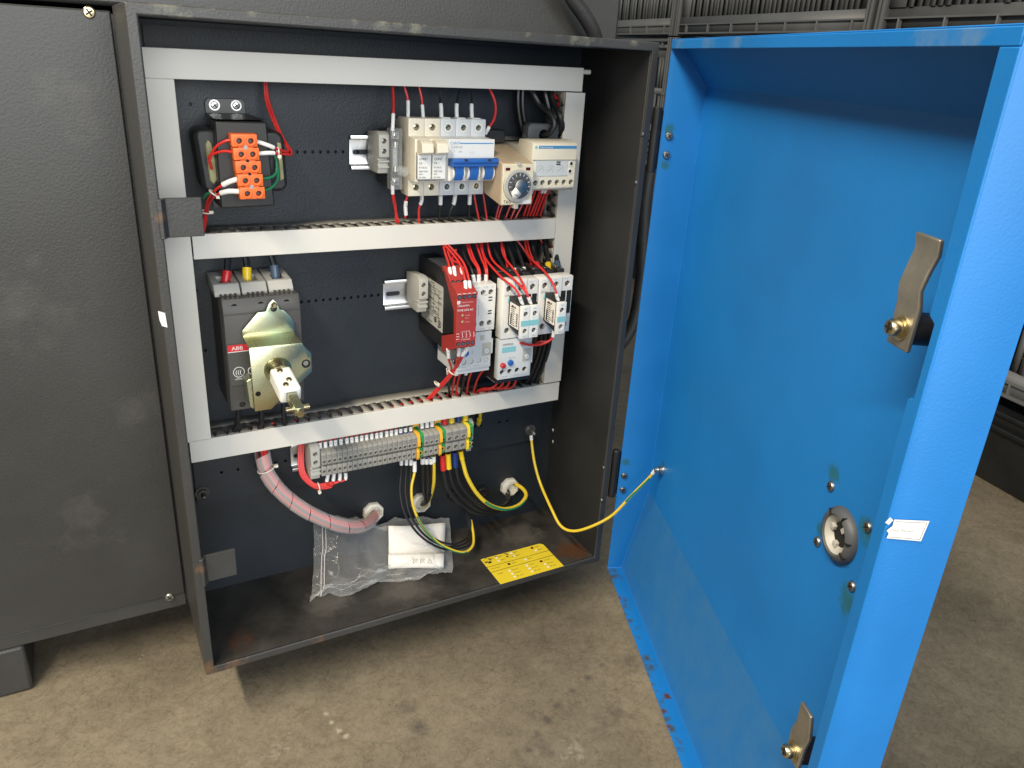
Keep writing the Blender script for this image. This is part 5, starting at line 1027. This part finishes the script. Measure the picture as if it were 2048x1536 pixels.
# ------------------------------------------------------------------ plastic bag with folded leaflet
def lerp(a, b, t): return a+(b-a)*t
BL, BR, TR, TL = Vector((127, 62, 10.5)), Vector((306, 46, 10)), Vector((336, 122, 34)), Vector((152, 124, 84))
from mathutils import noise as NZ
def crumple(s, t, seed):
    p = Vector((s*5.5+seed, t*3.2, seed*.7)); r = 0; a = 1.0
    for k in range(4): r += a*(1-2*abs(NZ.noise(p))); p = p*2.03; a *= .55
    return r
def bagp(s, t, off=0):
    bot = lerp(BL, BR, s); top = lerp(TL, TR, s); p = lerp(bot, top, t)
    p.z -= 20*math.sin(math.pi*t)*(1-.55*s)                       # sags down on to the floor of the cabinet
    p.y -= 5*math.sin(math.pi*t)
    n = math.sin(s*17+3*t)*1.6+math.sin(s*7-t*11+1)*2.0+math.sin((s+t)*29)*.9+math.sin(s*41-t*23)*.5
    n += 4.4*(crumple(s, t, 3.1 if off > 5 else 8.2)-.9)
    pin = math.exp(-((s-.52)/.09)**2)*(.3+.7*(1-t))               # gathered waist
    p.z = max(9.6+abs(off)*.25, p.z+n*.9+off*(1-pin*.6)+3*math.sin(s*9)*t); p.y += n*.5-off*.5+pin*12*(1-t)
    return p
bag = thing('plastic_bag', 'crumpled clear zip bag on the cabinet floor holding a folded leaflet', 'plastic bag', (215, 70, T))
for off, nm in ((11, 'front_film'), (1.2, 'back_film')):
    mb = MB(); NU, NV = 110, 60; vs = [bagp(i/NU, j/NV, off*min(1, 6*min(i/NU, 1-i/NU, .17))*min(1, 6*min(j/NV+.02, 1-j/NV, .17))) for j in range(NV+1) for i in range(NU+1)]
    mb.add(vs, [(j*(NU+1)+i, j*(NU+1)+i+1, (j+1)*(NU+1)+i+1, (j+1)*(NU+1)+i) for j in range(NV) for i in range(NU)]); mb.build(nm, 'bag_film', bag, smooth=38)
for s_ in (.055, .075): mb = MB(); mb.tube([bagp(s_, j/20, 11*min(1, 6*s_)*min(1, 6*min(j/20+.02, 1-j/20, .17)))+Vector((0, -.6, .5)) for j in range(21)], .55, 6); mb.build('zip_strip', 'spiral_film', bag)
lf = thing('leaflet', 'folded white instruction leaflet inside the clear bag', 'leaflet', (275, 80, 12))
q = [Vector((233, 80, 14)), Vector((298, 55, 14)), Vector((322, 106, 42)), Vector((243, 108, 58))]
mb = MB(); NN = 10; vs = []
for j in range(NN+1):
    for i in range(NN+1):
        s, t = i/NN, j/NN; p = lerp(lerp(q[0], q[1], s), lerp(q[3], q[2], s), t); p.z += 2.2*math.sin(t*7)+1.2*math.sin(s*5+t*3)-8*math.sin(math.pi*t)*.6; p.z = max(10.5, p.z); vs.append(p)
mb.add(vs, [(j*(NN+1)+i, j*(NN+1)+i+1, (j+1)*(NN+1)+i+1, (j+1)*(NN+1)+i) for j in range(NN) for i in range(NN)]); mb.build('sheet', 'paper', lf, solid=1.2)
mb = MB(); vs = []
for j in range(6):
    for i in range(NN+1):
        s, t = i/NN, j/5*.36; p = lerp(lerp(q[0], q[1], s), lerp(q[3], q[2], s), t)+Vector((-1.5, -3, 3.5+2*math.sin(j*.9))); vs.append(p)
mb.add(vs, [(j*(NN+1)+i, j*(NN+1)+i+1, (j+1)*(NN+1)+i+1, (j+1)*(NN+1)+i) for j in range(5) for i in range(NN)]); mb.build('fold', 'paper', lf, solid=1)
a_ = lerp(q[0], q[1], .42)+Vector((1, 1, 10)); xd = (q[1]-q[0]).normalized(); ud = Vector((.15, .55, .7))
mb = MB(); 
for k, (dx, dz) in enumerate(((0, 0), (9, 0), (18, 0))):
    o_ = a_+xd*dx+Vector((0, -3.0, -1.5)); 
    for p_, q_ in (((0, 0), (6, 6)), ((6, 0), (0, 6)), ((0, 0), (0, 6)), ((0, 6), (6, 6))) if k < 2 else (((0, 0), (6, 0)), ((6, 0), (3, 6)), ((3, 6), (0, 0))): mb.tube([o_+xd*p_[0]+ud*p_[1], o_+xd*q_[0]+ud*q_[1]], .3, 4)
mb.build('print_marks', 'grey_print', lf)
# ------------------------------------------------------------------ hose behind the hinge, stacked crates beyond the door
mb = MB(); mb.tube(catmull([P(1300, 330, 150), P(1290, 400, 150), P(1286, 470, 150), P(1282, 560, 150), P(1268, 640, 150), P(1240, 690, 155), P(1210, 700, 170)]), 9, 12)
tag(mb.build('hose', 'hose_black'), 'black hose hanging in the gap between cabinet and blue door', 'hose')
ca = math.radians(9.3); CD = Vector((math.sin(ca), math.cos(ca), 0)); CN = Vector((-CD.y, CD.x, 0)); C0 = Vector((1362, -50, 0))
def CP(t, d, z): return C0+CD*t-CN*d+Vector((0, 0, z))        # t along the row, d depth behind the face
def slotwall(mb, a0, a1, z0, z1, f, rows, pitch, w_, skip=None):
    """planar wall with real slots between (a0,z0) and (a1,z1); f maps (a,z) to a point"""
    zs = z0
    def q(a, b, c, d): mb.add([f(a, c), f(b, c), f(b, d), f(a, d)], [(0, 1, 2, 3)])
    for s0, s1, m0, m1 in rows:
        q(a0, a1, zs, s0); n = int((a1-a0-m0-m1)/pitch); x = a0
        for k in range(n):
            l = a0+m0+k*pitch+(pitch-w_)/2; q(x, l, s0, s1); x = l+w_
        q(x, a1, s0, s1); zs = s1
    q(a0, a1, zs, z1)
def crate(t0, L_, z0, h, label, row2):
    th_ = thing('folding_crate', label, 'crate', CP(t0+L_/2, 290, z0), 'grey slotted folding crates stacked in a row')
    mb = MB(); slotwall(mb, 10, L_-10, z0+5, z0+h-5, lambda a, z: CP(t0+a, 14, z), [(z0+50, z0+h*.46, 34, 34), (z0+h*.52, z0+h-58, 34, 34)], 18.2, 6.4); mb.build('slotted_wall', 'crate_grey', th_, solid=4, smooth=0)
    mb = MB(); slotwall(mb, 14, 560, z0+5, z0+h-5, lambda a, z: CP(t0+L_-14, a, z), [(z0+50, z0+h*.46, 34, 34), (z0+h*.52, z0+h-58, 34, 34)], 18.2, 6.4); mb.build('slotted_wall', 'crate_grey', th_, solid=4, smooth=0)
    ax = (CD, -CN, Vector((0, 0, 1)))
    def bx(mb, ta, tb, da, db, za, zb): mb.obox(CP((ta+tb)/2, (da+db)/2, (za+zb)/2), ((tb-ta)/2, (db-da)/2, (zb-za)/2), ax)
    mb = MB(); bx(mb, t0+2, t0+L_-2, 0, 12, z0+h-14, z0+h-6); bx(mb, t0+2, t0+L_-2, 2, 14, z0+h-32, z0+h-28); bx(mb, t0+2, t0+L_-2, 0, 14, z0+4, z0+9); bx(mb, t0+2, t0+L_-2, 4, 16, z0+28, z0+32)
    bx(mb, t0+L_-12, t0+L_-2, 0, 560, z0+h-14, z0+h-6); bx(mb, t0+L_-12, t0+L_-2, 0, 560, z0+4, z0+9); bx(mb, t0+4, t0+L_-14, 12, 18, z0+8, z0+h-8) if False else None
    for k in range(7): x = t0+60+k*(L_-120)/6; bx(mb, x-1.5, x+1.5, 2, 13, z0+h-30, z0+h-12); bx(mb, x-1.5, x+1.5, 2, 13, z0+8, z0+30)
    mb.build('rim_ribs', 'crate_grey', th_, bevel=.8)
    for a in (t0+1, t0+L_-19):
        mb = MB()
        for e in (0, 11): bx(mb, a+e, a+e+6, -2, 20, z0, z0+h-2)
        bx(mb, a, a+18, 4, 22, z0+2, z0+h-4); bx(mb, a-1, a+20, -4, 22, z0+h*.5-12, z0+h*.5-4)
        mb.build('corner_post', 'crate_grey', th_, bevel=1)
    mb = MB(); bx(mb, t0+20, t0+L_-20, 30, 560, z0+6, z0+h-40); mb.build('contents', 'crate_black', th_)
    return th_
def tray(t0, L_, label):
    th_ = thing('base_tray', label, 'tray', CP(t0+L_/2, 290, FZ), 'black base trays under the crate stacks')
    ax = (CD, -CN, Vector((0, 0, 1))); mb = MB(); vs = []
    for z, e in ((FZ, 26), (FZ+90, 6), (FZ+120, 0), (FZ+150, -6)):
        vs += [CP(t0+e, e, z), CP(t0+L_-e, e, z), CP(t0+L_-e, 590-e, z), CP(t0+e, 590-e, z)]
    mb.add(vs, [(4*j+k, 4*j+(k+1) % 4, 4*j+4+(k+1) % 4, 4*j+4+k) for j in range(3) for k in range(4)]+[(0, 3, 2, 1), (12, 13, 14, 15)]); mb.build('shell', 'crate_black', th_, bevel=6, seg=3)
    mb = MB()
    for z in (FZ+122, FZ+150): mb.obox(CP(t0+L_/2, -6, z), (L_/2, 5, 4), ax)
    mb.build('rim', 'crate_black', th_, bevel=2); return th_
for t0, L_, w_ in ((-245, 812, 'behind the free edge of the blue door'), (580, 808, 'between the other two stacks'), (1398, 800, 'standing farthest along the row, by the hose')):
    tray(t0, L_, f'glossy black base tray under the crate stack {w_}')
    for k in range(3): crate(t0, L_, 88+310*k+ (14 if k == 0 else 0), 308 if k else 294, f'grey folding crate, {("lowest", "middle", "upper")[k]} layer of the stack {w_}', k)
bpy.context.view_layer.update()
